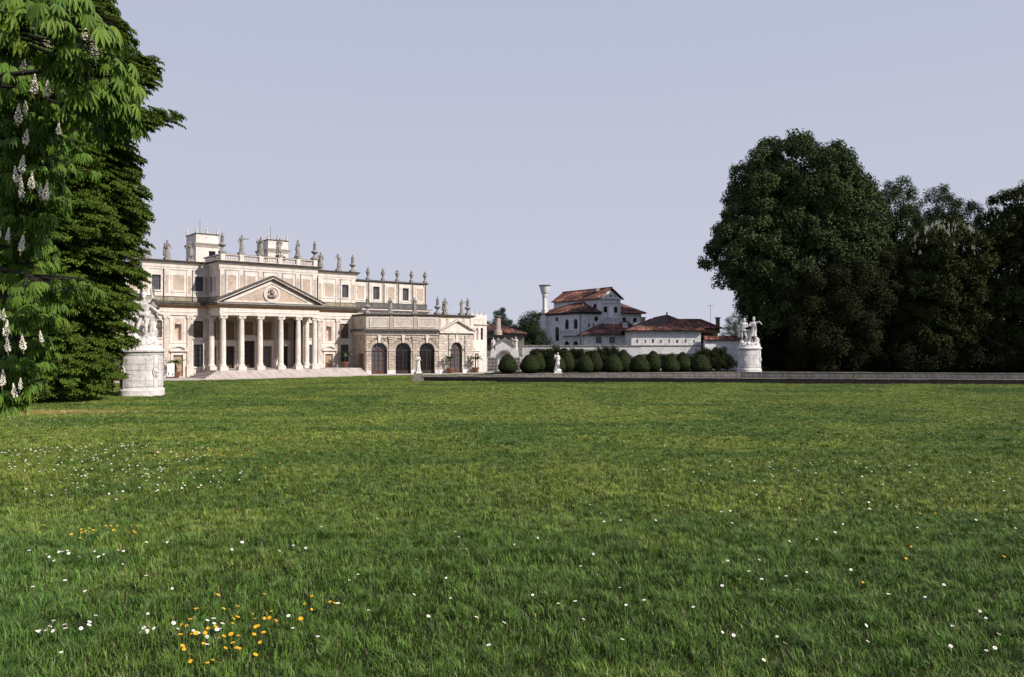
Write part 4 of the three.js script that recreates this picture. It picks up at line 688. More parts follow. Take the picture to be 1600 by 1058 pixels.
// ---------------------------------------------------------------- garden gate with niche, side walls and statues
{
  const W = thing('garden_gate', 'rusticated stone garden gate with gabled niche behind the first clipped bush', 'gate', [-0.95, 0, -99.5], -0.05);
  part('gate_body', [poly([[-2.2, 0], [2.2, 0], [2.2, 1.75], [1.75, 1.8], [1.7, 2.55], [1.15, 2.6], [1.15, 3.15], [0, 3.95], [-1.15, 3.15], [-1.15, 2.6], [-1.7, 2.55], [-1.75, 1.8], [-2.2, 1.75]], -0.8, 0, [archPts(0, 0.02, 1.75, 0.72)]), box(-0.9, 0.9, 0, 2.7, -0.86, -0.5)], MAT.limewash, W);
  const r = rngOf(7);
  for (const s of [-1, 1]) for (let i = 0; i < 4; i++) for (let j = 0; j < 3; j++) { const x = s * (0.98 + j * 0.42), y = 0.12 + i * 0.42; const b = poly(rect(x - 0.17, x + 0.17, y, y + 0.34), 0.003, 0.05 + 0.02 * r()); part('raised_block', [b, boxC(x, y + 0.1, 0.08, 0.14, 0.14, 0.06)], MAT.oldwall, W); }
  part('gable_moulding', [poly([[-1.3, 3.08], [-1.3, 3.25], [0, 4.12], [1.3, 3.25], [1.3, 3.08], [0, 3.92]], -0.85, 0.14)], MAT.oldwall, W);
  part('arch_moulding', poly(archPts(0, 1.7, 1.75, 0.92), 0.003, 0.1, [archPts(0, 1.72, 1.75, 0.72)]), MAT.oldwall, W);
  for (const x of [-0.85, 0.02, 0.95]) part('finial', lathe([[0.2, 0], [0.22, 0.1], [0.12, 0.16], [0.1, 0.3], [0.24, 0.5], [0.24, 0.62], [0.12, 0.72], [0, 0.85]], x, x ? 3.38 : 4.02, -0.4, 10), MAT.oldwall, W);
  statueOn('gate_statue', 'weathered statue on the left shoulder of the garden gate', 'cloaked', [-2.35, 2.56, -99.85], 0.2, { h: 1.45, base: 0.12, wide: 0.5, mat: MAT.statue, baseMat: MAT.limewash });
  statueOn('gate_statue', 'weathered statue on the right shoulder of the garden gate', 'folded', [0.48, 2.56, -99.95], -0.2, { h: 1.6, base: 0.12, wide: 0.5, mat: MAT.statue, baseMat: MAT.limewash });
  const gw = thing('garden_wall', 'old plastered garden wall running from the gate to the fort-like barn', 'wall', [1.3, 0, -101.2], -0.09);
  part('wall', box(0, 15, 0, 3.12, -0.45, 0), MAT.limewash, gw); part('wall_cap', box(-0.1, 15.1, 3.122, 3.26, -0.55, 0.1), MAT.oldwall, gw);
  const lw = thing('garden_wall', 'low rough wall between the narrow house and the garden gate', 'wall', [-3.15, 0, -98.9], 0);
  part('wall', box(-1.6, 0.02, 0, 1.55, -0.5, 0), MAT.limewash, lw);
  const rr = rngOf(8); for (let i = 0; i < 4; i++) for (let j = 0; j < 3; j++) part('raised_block', box(-1.5 + j * 0.46, -1.12 + j * 0.46, 0.1 + i * 0.36, 0.39 + i * 0.36, 0.003, 0.05 + 0.02 * rr()), MAT.oldwall, lw);
}

// ---------------------------------------------------------------- tiled roofs and farm buildings
function tiled(corners, seed, tone = [0.27, 0.095, 0.062]) {    // barrel tiles over a four-cornered slope: [eave left, eave right, ridge right, ridge left]
  const [a, b, c, d] = corners.map((p) => V3(...p)), r = rngOf(seed), wid = Math.max(a.distanceTo(b), c.distanceTo(d)), len = Math.max(a.distanceTo(d), b.distanceTo(c)), nu = Math.max(2, Math.round(wid / 0.26)), nv = Math.max(2, Math.round(len / 0.42)), P = [], C = [];
  const nrm = b.clone().sub(a).cross((d.distanceTo(a) > 0.1 ? d : c).clone().sub(a)).normalize(); if (nrm.y < 0) nrm.negate();
  const at = (u, v, h) => { const p = a.clone().lerp(b, u), q = d.clone().lerp(c, u); return p.lerp(q, v).addScaledVector(nrm, h); };
  for (let i = 0; i < nu; i++) for (let j = 0; j < nv; j++) {
    const v0 = j / nv, v1 = Math.min(1, (j + 1.08) / nv), lift = 0.015 + 0.02 * r(), k = (0.35 + 1.0 * r() * r() + (r() < 0.14 ? 0.9 : 0)) * clamp(0.95 + 2.2 * fbm(i * 0.13 + seed, j * 0.2, 0.5, 2), 0.4, 1.9), warm = r();
    const col = [tone[0] * k * (0.9 + 0.3 * warm), tone[1] * k * (0.9 + 0.5 * (1 - warm)), tone[2] * k * (0.9 + 0.6 * (1 - warm))];
    const us = [0, 0.25, 0.75, 1].map((t) => (i + t) / nu), hs = [0.0, 0.075, 0.075, 0.0];
    for (let k2 = 0; k2 < 3; k2++) { const A = at(us[k2], v0, hs[k2] + lift + 0.02), B = at(us[k2 + 1], v0, hs[k2 + 1] + lift + 0.02), Cc = at(us[k2 + 1], v1, hs[k2 + 1] + lift), D = at(us[k2], v1, hs[k2] + lift); for (const p of [A, B, Cc, A, Cc, D]) { P.push(p.x, p.y, p.z); C.push(...col); } }
  }
  const under = [a, b, c, a, c, d]; for (const p of under) { P.push(p.x, p.y, p.z); C.push(0.1, 0.06, 0.045); }
  const g = new THREE.BufferGeometry(); g.setAttribute('position', new THREE.Float32BufferAttribute(P, 3)); g.setAttribute('color', new THREE.Float32BufferAttribute(C, 3)); g.computeVertexNormals(); return g;
}
const ridge = (pts, r = 0.12) => paint(tube(pts.map((p) => V3(...p)), r, 6, Math.max(2, pts.length * 3)), [0.24, 0.10, 0.065]);
{
  const W = thing('farmhouse', 'tall white farmhouse with red tiled roofs, gabled dormer and bell-topped chimney', 'house', [10.5, 0, -120], 0.5356);
  const LX = 11.6, LZ = 12.8, E = 8.3;
  const arch = (x, y0, y1, w) => archPts(x, y0, y1 - w / 2, w / 2);
  // right-hand front (x along it), with the tall gabled dormer between 3.5 and 7.35
  const rh = [circle(2.75, 7.25, 0.4), circle(8.15, 7.2, 0.42), circle(10.3, 7.2, 0.42), rect(1.2, 1.55, 6.0, 6.6), rect(2.1, 2.4, 6.0, 6.6)];
  part('wall', [wall(0, LX, 0, E, 0, 0.4, rh)], MAT.limewash, W);
  for (const [x, y, r] of [[2.75, 7.25, 0.4], [8.15, 7.2, 0.42], [10.3, 7.2, 0.42]]) part('round_window', poly(circle(x, y, r), -0.2, -0.17), MAT.glass, W);
  for (const x of [1.375, 2.25]) part('slit_window', box(x - 0.18, x + 0.18, 6, 6.6, -0.2, -0.17), MAT.glass, W);
  part('core', [box(0.42, LX - 0.02, 0, E - 0.02, -LZ, -0.42)], MAT.interior, W);
  // left-hand front, facing away from the sun
  FRAME = face([0, -LZ], [0, 0]);
  const dd = (q) => LZ - q, oval = circle(dd(6.65), 7.3, 0.36).map(([x, y]) => [dd(6.65) + (x - dd(6.65)) * 1.45, y]), lh = [oval, arch(dd(6.65), 3.9, 6.15, 1.15), arch(dd(3.95), 5.75, 7.3, 1.1), arch(dd(1.6), 5.75, 7.3, 1.1), arch(dd(3.95), 2.2, 3.9, 1.5), arch(dd(1.6), 2.2, 3.9, 1.5)];
  part('shaded_wall', wall(0, LZ - 0.402, 0, E, 0.002, 0.4, lh), MAT.limewash, W);
  part('round_window', poly(oval, -0.2, -0.17), MAT.glass, W);
  windowPart(W, dd(6.65), 3.9, 6.15, 1.15, 0, { arch: true, bars: [1, 2] });
  for (const q of [3.95, 1.6]) {
    windowPart(W, dd(q), 5.75, 7.3, 1.1, 0, { arch: true, bars: [1, 2] }); windowPart(W, dd(q), 2.2, 3.9, 1.5, 0, { arch: true, bars: [2, 2] });
    const bx = dd(q), bal = part('balcony', [box(bx - 1.1, bx + 1.1, 4.72, 4.9, 0.01, 0.7), box(bx - 1.1, bx + 1.1, 5.5, 5.64, 0.5, 0.7), box(bx - 1.1, bx - 0.9, 4.9, 5.5, 0.5, 0.68), box(bx + 0.9, bx + 1.1, 4.9, 5.5, 0.5, 0.68)], MAT.limewash, W);
    for (let i = 0; i < 6; i++) { const m = new THREE.Mesh(balusterGeo, MAT.limewash); m.name = 'baluster'; const p = V3(bx - 0.7 + i * 0.28, 4.9, 0.6).applyMatrix4(FRAME); m.position.copy(p); m.scale.y = 1.27; m.castShadow = m.receiveShadow = true; bal.add(m); }
  }
  { // chimney breast on the wall, shaft through the eave and bell top
    const cx = dd(10.0), ch = part('chimney', [box(cx - 0.8, cx + 0.8, 0, E - 0.3, 0.004, 0.55), box(cx - 0.5, cx + 0.5, E - 0.3, 9.0, -0.25, 0.45), box(cx - 0.32, cx + 0.32, 9.0, 11.1, -0.16, 0.36)], MAT.limewash, W);
    part('chimney_bell', lathe([[0.42, 11.0], [0.46, 11.2], [0.5, 11.4], [0.42, 11.5], [0.6, 11.62], [0.66, 11.9], [0.88, 12.7], [0.9, 12.8], [0.7, 12.82], [0, 12.7]], cx, 0, 0.1, 16), MAT.limewash, ch);
    part('chimney_rim', lathe([[0.86, 12.78], [1.0, 12.82], [1.0, 12.95], [0.7, 13.0], [0, 12.98]], cx, 0, 0.1, 16), MAT.slate, ch);
  }
  part('downpipe', [tube([V3(LZ - 0.25, 0, 0.1), V3(LZ - 0.25, 8.2, 0.1)], 0.06, 6, 2)], MAT.iron, W);
  FRAME = null;
  // nave with gable
  const x0 = 3.5, x1 = 7.35, xm = 5.43, NE = 10.45, NA = 11.85;
  part('dormer_front', poly([[x0, 6.2], [x1, 6.2], [x1, NE], [xm, NA], [x0, NE]], -0.35, 0.12, [arch(4.45, 7.7, 9.25, 0.76), arch(6.45, 7.7, 9.25, 0.76), circle(xm, 10.85, 0.2)]), MAT.limewash, W);
  part('dormer_sides', [box(x0, x0 + 0.35, E - 0.6, NE, -LZ, -0.352), box(x1 - 0.35, x1, E - 0.6, NE, -LZ, -0.352)], MAT.limewash, W);
  part('dormer_core', box(x0 + 0.36, x1 - 0.36, E - 0.6, NE, -LZ + 0.1, -0.4), MAT.interior, W);
  part('dormer_rear', poly([[x0, E - 0.6], [x1, E - 0.6], [x1, NE], [xm, NA], [x0, NE]], -LZ - 0.01, -LZ + 0.09), MAT.limewash, W);
  for (const x of [4.45, 6.45]) windowPart(W, x, 7.7, 9.25, 0.76, 0.12, { arch: true, bars: [1, 2] });
  part('dormer_niche', [poly(arch(xm, 7.72, 9.3, 0.62), 0.122, 0.16), box(xm - 0.36, xm + 0.36, 7.6, 7.7, 0.122, 0.22)], MAT.white, W);
  part('round_window', poly(circle(xm, 10.85, 0.2), -0.1, -0.07), MAT.glass, W);
  part('gable_moulding', [box(x0 - 0.12, x1 + 0.12, NE - 0.12, NE + 0.08, 0.122, 0.32), box(x0 - 0.1, x1 + 0.1, 9.7, 9.82, 0.122, 0.2)], MAT.limewash, W);
  { const bal = part('dormer_balcony', [box(x0 + 0.1, x1 - 0.1, 6.55, 6.75, 0.122, 0.75), box(x0 + 0.1, x1 - 0.1, 7.42, 7.55, 0.55, 0.75), box(xm - 0.3, xm + 0.3, 6.75, 7.42, 0.55, 0.72), box(x0 + 0.1, x0 + 0.3, 6.75, 7.42, 0.55, 0.72), box(x1 - 0.3, x1 - 0.1, 6.75, 7.42, 0.55, 0.72)], MAT.limewash, W); for (const c of [4.45, 6.4]) for (let i = 0; i < 5; i++) { const m = new THREE.Mesh(balusterGeo, MAT.limewash); m.name = 'baluster'; m.position.set(c - 0.44 + i * 0.22, 6.75, 0.64); m.scale.y = 1.4; m.castShadow = m.receiveShadow = true; bal.add(m); } }
  part('side_window', box(x0 - 0.04, x0 - 0.005, 9.0, 9.7, -1.7, -0.9), MAT.glass, W);
  const o = 0.55;
  part('dormer_roof', [tiled([[x0 - 0.45, NE - 0.12, -LZ - 0.2], [x0 - 0.45, NE - 0.12, 0.45], [xm, NA + 0.2, 0.45], [xm, NA + 0.2, -LZ - 0.2]], 41), tiled([[x1 + 0.45, NE - 0.12, 0.45], [x1 + 0.45, NE - 0.12, -LZ - 0.2], [xm, NA + 0.2, -LZ - 0.2], [xm, NA + 0.2, 0.45]], 42), ridge([[xm, NA + 0.3, 0.45], [xm, NA + 0.3, -LZ - 0.2]])], MAT.tiles, W);
  // hipped lower roofs either side of the nave
  const yr = 9.95;
  part('roof', [
    tiled([[-o, E - 0.1, -LZ - o], [-o, E - 0.1, o], [x0, yr, -4.4], [x0, yr, -6.4]], 43), tiled([[-o, E - 0.1, o], [x0, E - 0.1, o], [x0, yr, -4.4], [x0, yr, -4.4]], 44), tiled([[x0, E - 0.1, -LZ - o], [-o, E - 0.1, -LZ - o], [x0, yr, -6.4], [x0, yr, -6.4]], 45),
    tiled([[x1, E - 0.1, o], [LX + o, E - 0.1, o], [9.3, yr, -3.1], [x1, yr, -3.1]], 47), tiled([[LX + o, E - 0.1, o], [LX + o, E - 0.1, -LZ - o], [9.3, yr, -LZ + 3], [9.3, yr, -3.1]], 48), ridge([[-o, E, o], [x0, yr + 0.1, -4.4]]), ridge([[LX + o, E, o], [9.3, yr + 0.1, -3.1]])], MAT.tiles, W);
  part('eave', sweep([[-0.1, E - 0.35], [0.1, E - 0.3], [0.45, E - 0.16], [0.45, E - 0.1], [-0.1, E - 0.1]], [[0, -LZ], [0, 0], [x0 - 0.02, 0]]), MAT.darkwood, W);
  part('roof_chimney', [box(9.1, 9.9, 9.3, 10.9, -3.6, -2.9), box(9.0, 10.0, 10.9, 11.05, -3.7, -2.8)], MAT.limewash, W);
  part('ridge_vent', box(xm - 1.0, xm - 0.3, NA - 0.2, NA + 0.3, -3.2, -2.2), MAT.oldwall, W);
}
{
  const W = thing('farm_lean_to', 'low red-roofed outbuilding with three square windows in front of the farmhouse', 'outbuilding', [10.2, 0, -111.5], 0);
  part('wall', wall(0, 7.0, 0, 4.7, 0, 0.35, [[1.55, 2.35], [3.4, 4.25], [6.0, 6.75]].map(([a, b]) => rect(a, b, 3.5, 4.45))), MAT.limewash, W);
  part('side_wall', [box(0, 0.35, 0, 4.7, -4, -0.352), box(6.65, 7, 0, 4.7, -4, -0.352)], MAT.limewash, W); part('core', box(0.36, 6.6, 0, 4.6, -4, -0.4), MAT.interior, W);
  for (const [a, b] of [[1.55, 2.35], [3.4, 4.25], [6.0, 6.75]]) part('window', box(a, b, 3.5, 4.45, -0.25, -0.2), MAT.glass, W);
  part('roof', [tiled([[-0.6, 4.65, 0.55], [7.2, 4.65, 0.55], [7.2, 6.3, -3.6], [2.6, 6.3, -3.6]], 51), tiled([[-0.6, 4.65, -5], [-0.6, 4.65, 0.55], [2.6, 6.3, -3.6], [2.6, 6.3, -4.2]], 52)], MAT.tiles, W);
  const dm = part('roof_dormer', [box(5.6, 6.3, 5.6, 6.4, -2.8, -1.9)], MAT.limewash, W); part('dormer_tiles', [tiled([[5.3, 6.35, -1.5], [5.95, 6.75, -1.5], [5.95, 6.75, -3], [5.3, 6.35, -3]], 53), tiled([[6.6, 6.35, -3], [5.95, 6.75, -3], [5.95, 6.75, -1.5], [6.6, 6.35, -1.5]], 54)], MAT.tiles, dm);
}
{
  const W = thing('fort_barn', 'fort-like white barn with slit windows and hipped red roof', 'barn', [15.75, 0, -105], 0);
  const slits = [0.78, 1.85, 2.85, 3.9, 4.98, 6.05, 7.18, 8.25];
  part('wall', wall(0, 9.15, 0, 5.15, 0, 0.5, [...slits.map((x, i) => rect(x - (i % 3 === 2 ? 0.14 : 0.1), x + (i % 3 === 2 ? 0.14 : 0.1), 3.55, i % 2 ? 3.95 : 4.05)), rect(0.4, 0.55, 2.2, 2.8), rect(8.45, 8.6, 2.2, 2.85)]), MAT.limewash, W);
  part('wall_cavity', box(0.1, 9.05, 0, 5.1, -0.56, -0.52), MAT.interior, W);
  part('side_wall', [box(0, 0.5, 0, 5.15, -8, -0.57), box(8.65, 9.15, 0, 5.15, -3.5, -0.57)], MAT.limewash, W);
  part('string_course', [box(-0.04, 9.19, 3.12, 3.26, 0.002, 0.09), box(-0.05, 9.2, 2.0, 2.14, 0.002, 0.1)], MAT.oldwall, W);
  const ap = [5.5, 7.35, -4.2];
  part('roof', [tiled([[-0.5, 5.12, 0.6], [9.6, 5.12, 0.6], ap, [3.6, 6.85, -4.2]], 61), tiled([[-0.5, 5.12, -8], [-0.5, 5.12, 0.6], [3.6, 6.85, -4.2], [3.6, 6.85, -6]], 62), tiled([[9.6, 5.12, 0.6], [11.2, 5.12, -8.5], [6.2, 7.0, -8], ap], 63), ridge([[9.6, 5.2, 0.6], [7.5, 6.3, -1.8], ap]), ridge([[3.6, 6.95, -4.2], ap])], MAT.tiles, W);
  part('roof_finial', lathe([[0.12, 0], [0.08, 0.15], [0.14, 0.3], [0, 0.45]], 5.5, 7.4, -4.2, 8), MAT.oldwall, W);
  part('roof_chimney', [box(1.9, 2.5, 5.9, 7.0, -4.4, -3.9), box(1.8, 2.6, 7.0, 7.1, -4.5, -3.8)], MAT.oldwall, W);
  part('loggia_parapet', [box(9.16, 13.2, 0, 3.45, -1.2, -0.8), box(9.16, 13.3, 3.45, 3.6, -1.3, -0.7)], MAT.oldwall, W);
  for (let i = 0; i < 6; i++) part('loggia_post', box(9.4 + i * 0.52, 9.55 + i * 0.52, 3.6, 5.1 - i * 0.02, -3.2 - i * 0.5, -3.05 - i * 0.5), MAT.darkwood, W);
  part('loggia_rear', box(9.2, 12.6, 0, 5.0, -8.4, -8), MAT.interior, W);
}
{
  const W = thing('rear_cottage', 'small ochre cottage with red roof and dark chimney behind the barn', 'cottage', [23.6, 0, -115.5], 0.15);
  part('wall', [box(0, 6.6, 0, 5.7, -5, 0)], MAT.ochrewall, W);
  part('roof', [tiled([[-0.5, 5.65, 0.6], [7.3, 5.65, 0.6], [4.9, 7.1, -2.5], [0.5, 7.1, -2.5]], 71), tiled([[7.3, 5.65, 0.6], [7.3, 5.65, -5.6], [4.9, 7.1, -2.5], [4.9, 7.1, -2.5]], 72)], MAT.tiles, W);
  part('chimney', [box(6.5, 6.95, 5, 7.2, -0.6, -0.1), box(6.4, 7.05, 7.2, 7.35, -0.7, 0)], MAT.oldwall, W);
  part('antenna', [tube([V3(6.1, 5.9, -1.5), V3(6.1, 9.3, -1.5)], 0.025, 5, 2), tube([V3(5.5, 9.1, -1.5), V3(6.7, 9.1, -1.5)], 0.02, 5, 2)], MAT.iron, W);
  const X = thing('side_wall', 'patchy plastered wall with tiled top running behind the far statue group', 'wall', [25.2, 0, -104], 0.1);
  part('wall', box(0, 7.5, 0, 3.9, -0.5, 0), MAT.limewash, X); part('tiled_top', [tiled([[-0.1, 3.88, 0.35], [7.6, 3.88, 0.35], [7.6, 4.4, -0.5], [-0.1, 4.4, -0.5]], 73)], MAT.tiles, X);
}
{
  const W = thing('gatehouse', 'red-roofed farm building with tan column chimney behind the garden gate', 'building', [-3.6, 0, -106], 0);
  part('wall', box(0, 5.2, 0, 5.0, -4, 0), MAT.oldwall, W); part('shutter', box(0.4, 1.1, 2.6, 4.2, 0.003, 0.05), MAT.darkwood, W);
  part('roof', [tiled([[-0.4, 4.95, 0.5], [5.6, 4.6, 0.5], [5.4, 5.6, -3], [-0.2, 6.1, -3]], 81)], MAT.tiles, W);
  part('chimney', lathe([[0.62, 4.6], [0.55, 5.2], [0.42, 5.3], [0.36, 6.9]], 1.72, 0, 0.4, 14), MAT.arcadeWall, W); part('chimney_cap', lathe([[0.36, 6.88], [0.5, 6.95], [0.55, 7.1], [0.42, 7.15], [0, 7.1]], 1.72, 0, 0.4, 14), MAT.slate, W);
}

// ---------------------------------------------------------------- pots, board, bench
function frond(dir, len, droop, w, seg = 7) {        // one arching palm frond of paired leaflets
  const gs = [], up = V3(0, 1, 0), d = V3(Math.cos(dir), 0, Math.sin(dir)), side = V3(-d.z, 0, d.x), P = [], at = (t) => d.clone().multiplyScalar(len * t).addScaledVector(up, len * (0.75 * t - droop * t * t));
  for (let i = 0; i < seg; i++) { const t0 = 0.15 + (i / seg) * 0.85, p = at(t0), q = at(Math.min(1, t0 + 0.12)); for (const s of [-1, 1]) { const tip = q.clone().addScaledVector(side, s * w * (1 - t0 * 0.6)).addScaledVector(up, -0.25 * w); P.push(p.x, p.y, p.z, q.x, q.y, q.z, tip.x, tip.y, tip.z); } }
  const g = new THREE.BufferGeometry(); g.setAttribute('position', new THREE.Float32BufferAttribute(P, 3)); g.computeVertexNormals(); return [g, limb(V3(0, 0, 0), at(0.5), 0.012, 0.01, 4), limb(at(0.5), at(1), 0.01, 0.004, 4)];
}
const palmMat = M([0.07, 0.11, 0.035], null, 0.6), shrubMat = M([0.06, 0.10, 0.03], null, 0.7);
function pottedPalm(label, p, h, pot = true, seed = 1) {
  const r = rngOf(seed), W = thing('potted_palm', label, 'potted plant', p.toArray(), r() * 6, 'potted plants along the villa');
  if (pot) { const k = part('pot', lathe([[0, 0.02], [0.28, 0.02], [0.4, 0.5], [0.46, 0.52], [0.46, 0.62], [0.38, 0.62], [0.36, 0.55], [0, 0.54]], 0, 0, 0, 16), MAT.terracotta, W); part('soil', lathe([[0, 0.565], [0.35, 0.562]], 0, 0, 0, 12), MAT.soil, k); }
  part('stem', limb(V3(0, 0.5, 0), V3(0.04, h * 0.66, 0), 0.09, 0.07, 7), MAT.bark, W);
  const gs = []; for (let i = 0; i < 24; i++) for (const g of frond(i * 2.4 + r(), 0.7 + 0.35 * r(), 0.2 + 0.8 * r(), 0.26)) { g.translate(0.04, h * 0.66 - 0.02, 0); gs.push(g); }
  part('fronds', gs, palmMat, W); return W;
}
pottedPalm('potted palm beside the pedimented arch, left of its door', vw(19.1, 0.06, 7.9), 2.5, true, 3);
pottedPalm('bushy potted palm right of the pedimented arch door', vw(22.6, 0.06, 8.0), 2.4, true, 4);
pottedPalm('potted palm beside the blind door and the white board', vw(-8.6, 0.06, 1.0), 2.2, true, 5);
pottedPalm('potted palm on the terrace between portico and arcaded building', vw(9.3, 0.752, 1.6), 2.2, true, 6);
pottedPalm('potted palm half hidden under the tall dark tree', vw(-13.6, 0.06, 6.4), 1.8, true, 7);
{
  const p = vw(-9.35, 0.06, 1.9), W = thing('notice_board', 'white notice board on short legs in front of the villa door', 'notice board', [p.x, p.y, p.z], VT - 0.3);
  part('panel', box(-0.32, 0.32, 0.16, 1.42, -0.03, 0.03), MAT.white, W);
  part('leg', box(-0.28, -0.23, 0, 0.16, -0.03, 0.03), MAT.iron, W); part('leg', box(0.23, 0.28, 0, 0.16, -0.03, 0.03), MAT.iron, W);
  part('printed_mark', [box(-0.24, -0.14, 0.3, 0.5, 0.031, 0.033), box(-0.24, -0.18, 0.52, 0.62, 0.031, 0.033), box(0.1, 0.24, 0.28, 0.42, 0.031, 0.033), box(0.12, 0.22, 0.46, 0.5, 0.031, 0.033)], MAT.print, W);
}
{
  const W = thing('slat_bench', 'pale slatted bench in the shade under the tall dark tree', 'bench', [-30.3, 0, -51.5], 0.1);
  for (let i = 0; i < 4; i++) part('seat_slat', box(-0.85, 0.85, 0.43, 0.46, -0.22 + i * 0.12, -0.13 + i * 0.12), MAT.white, W);
  for (let i = 0; i < 4; i++) part('back_slat', box(-0.85, 0.85, 0.54 + i * 0.12, 0.62 + i * 0.12, -0.3 - i * 0.03, -0.27 - i * 0.03), MAT.white, W);
  for (const x of [-0.7, 0.7]) { part('leg', box(x - 0.03, x + 0.03, 0, 0.43, 0.16, 0.22), MAT.iron, W); part('leg', [box(x - 0.03, x + 0.03, 0, 0.43, -0.26, -0.2), box(x - 0.03, x + 0.03, 0.46, 1.04, -0.42, -0.36)], MAT.iron, W); }
}
// ---------------------------------------------------------------- foliage
const dummy = new THREE.Object3D(), colr = new THREE.Color();
function leafCluster(n, len, wid, rad, seed, upBias = 0.5) {        // folded leaves scattered through a tuft
  const r = rngOf(seed), P = [], C = [];
  for (let i = 0; i < n; i++) {
    const d = V3(r() * 2 - 1, r() * 2 - 1, r() * 2 - 1).normalize(), c = d.clone().multiplyScalar(rad * Math.cbrt(r()));
    const nrm = d.clone().add(V3(0, upBias, 0)).add(V3(r() - 0.5, r() - 0.5, r() - 0.5)).normalize(), t = V3(r() * 2 - 1, r() * 1.2 - 0.9, r() * 2 - 1).cross(nrm).normalize(), s = nrm.clone().cross(t), L = len * (0.7 + 0.6 * r()), w = wid * (0.7 + 0.6 * r()), k = 0.72 + 0.56 * r();
    const b = c.clone().addScaledVector(t, -L / 2), e = c.clone().addScaledVector(t, L / 2).addScaledVector(nrm, -L * 0.15), l = c.clone().addScaledVector(s, w / 2).addScaledVector(nrm, w * 0.15), q = c.clone().addScaledVector(s, -w / 2).addScaledVector(nrm, w * 0.15);
    for (const p of [b, l, e, b, e, q]) { P.push(p.x, p.y, p.z); C.push(k, k * (0.97 + 0.06 * r()), k); }
  }
  const g = new THREE.BufferGeometry(); g.setAttribute('position', new THREE.Float32BufferAttribute(P, 3)); g.setAttribute('color', new THREE.Float32BufferAttribute(C, 3)); g.computeVertexNormals(); return g;
}
const leafMat = (rough = 0.8) => { const m = new THREE.MeshPhysicalMaterial({ roughness: rough, vertexColors: true, side: THREE.DoubleSide, specularIntensity: 0.35 }); return m; };
const thinLeaf = new THREE.MeshPhysicalMaterial({ roughness: 0.6, vertexColors: true, side: THREE.DoubleSide, transmission: 0.26, thickness: 0, specularIntensity: 0.5 });
const FOL = leafMat(), KITS = { broad: [1, 2, 3].map((s) => leafCluster(24, 0.30, 0.2, 0.62, s)), fine: [4, 5].map((s) => leafCluster(40, 0.2, 0.11, 0.6, s, 0.3)), chestnut: [6, 7].map((s) => leafCluster(22, 0.4, 0.17, 0.6, s, 0.9)), hedge: [8, 9].map((s) => leafCluster(30, 0.12, 0.08, 0.3, s, 0.2)), conifer: [10].map((s) => leafCluster(40, 0.28, 0.05, 0.5, s, 0.1)) };
function scatter(name, kit, list, parent, mat = FOL) {              // list: {p, s, c, q}
  kit.forEach((g, v) => {
    const mine = list.filter((_, i) => i % kit.length === v); if (!mine.length) return;
    const im = new THREE.InstancedMesh(g, mat, mine.length); im.name = name; im.castShadow = im.receiveShadow = true; im.userData.kind = 'stuff';
    mine.forEach((o, i) => { dummy.position.copy(o.p); dummy.quaternion.copy(o.q); dummy.scale.setScalar(o.s); dummy.updateMatrix(); im.setMatrixAt(i, dummy.matrix); im.setColorAt(i, colr.setRGB(...o.c)); });
    im.instanceMatrix.needsUpdate = true; parent.add(im);
  });
}
const anyTurn = (r) => new THREE.Quaternion().setFromEuler(new THREE.Euler(r() * 0.8 - 0.4, r() * 6.283, r() * 0.8 - 0.4));
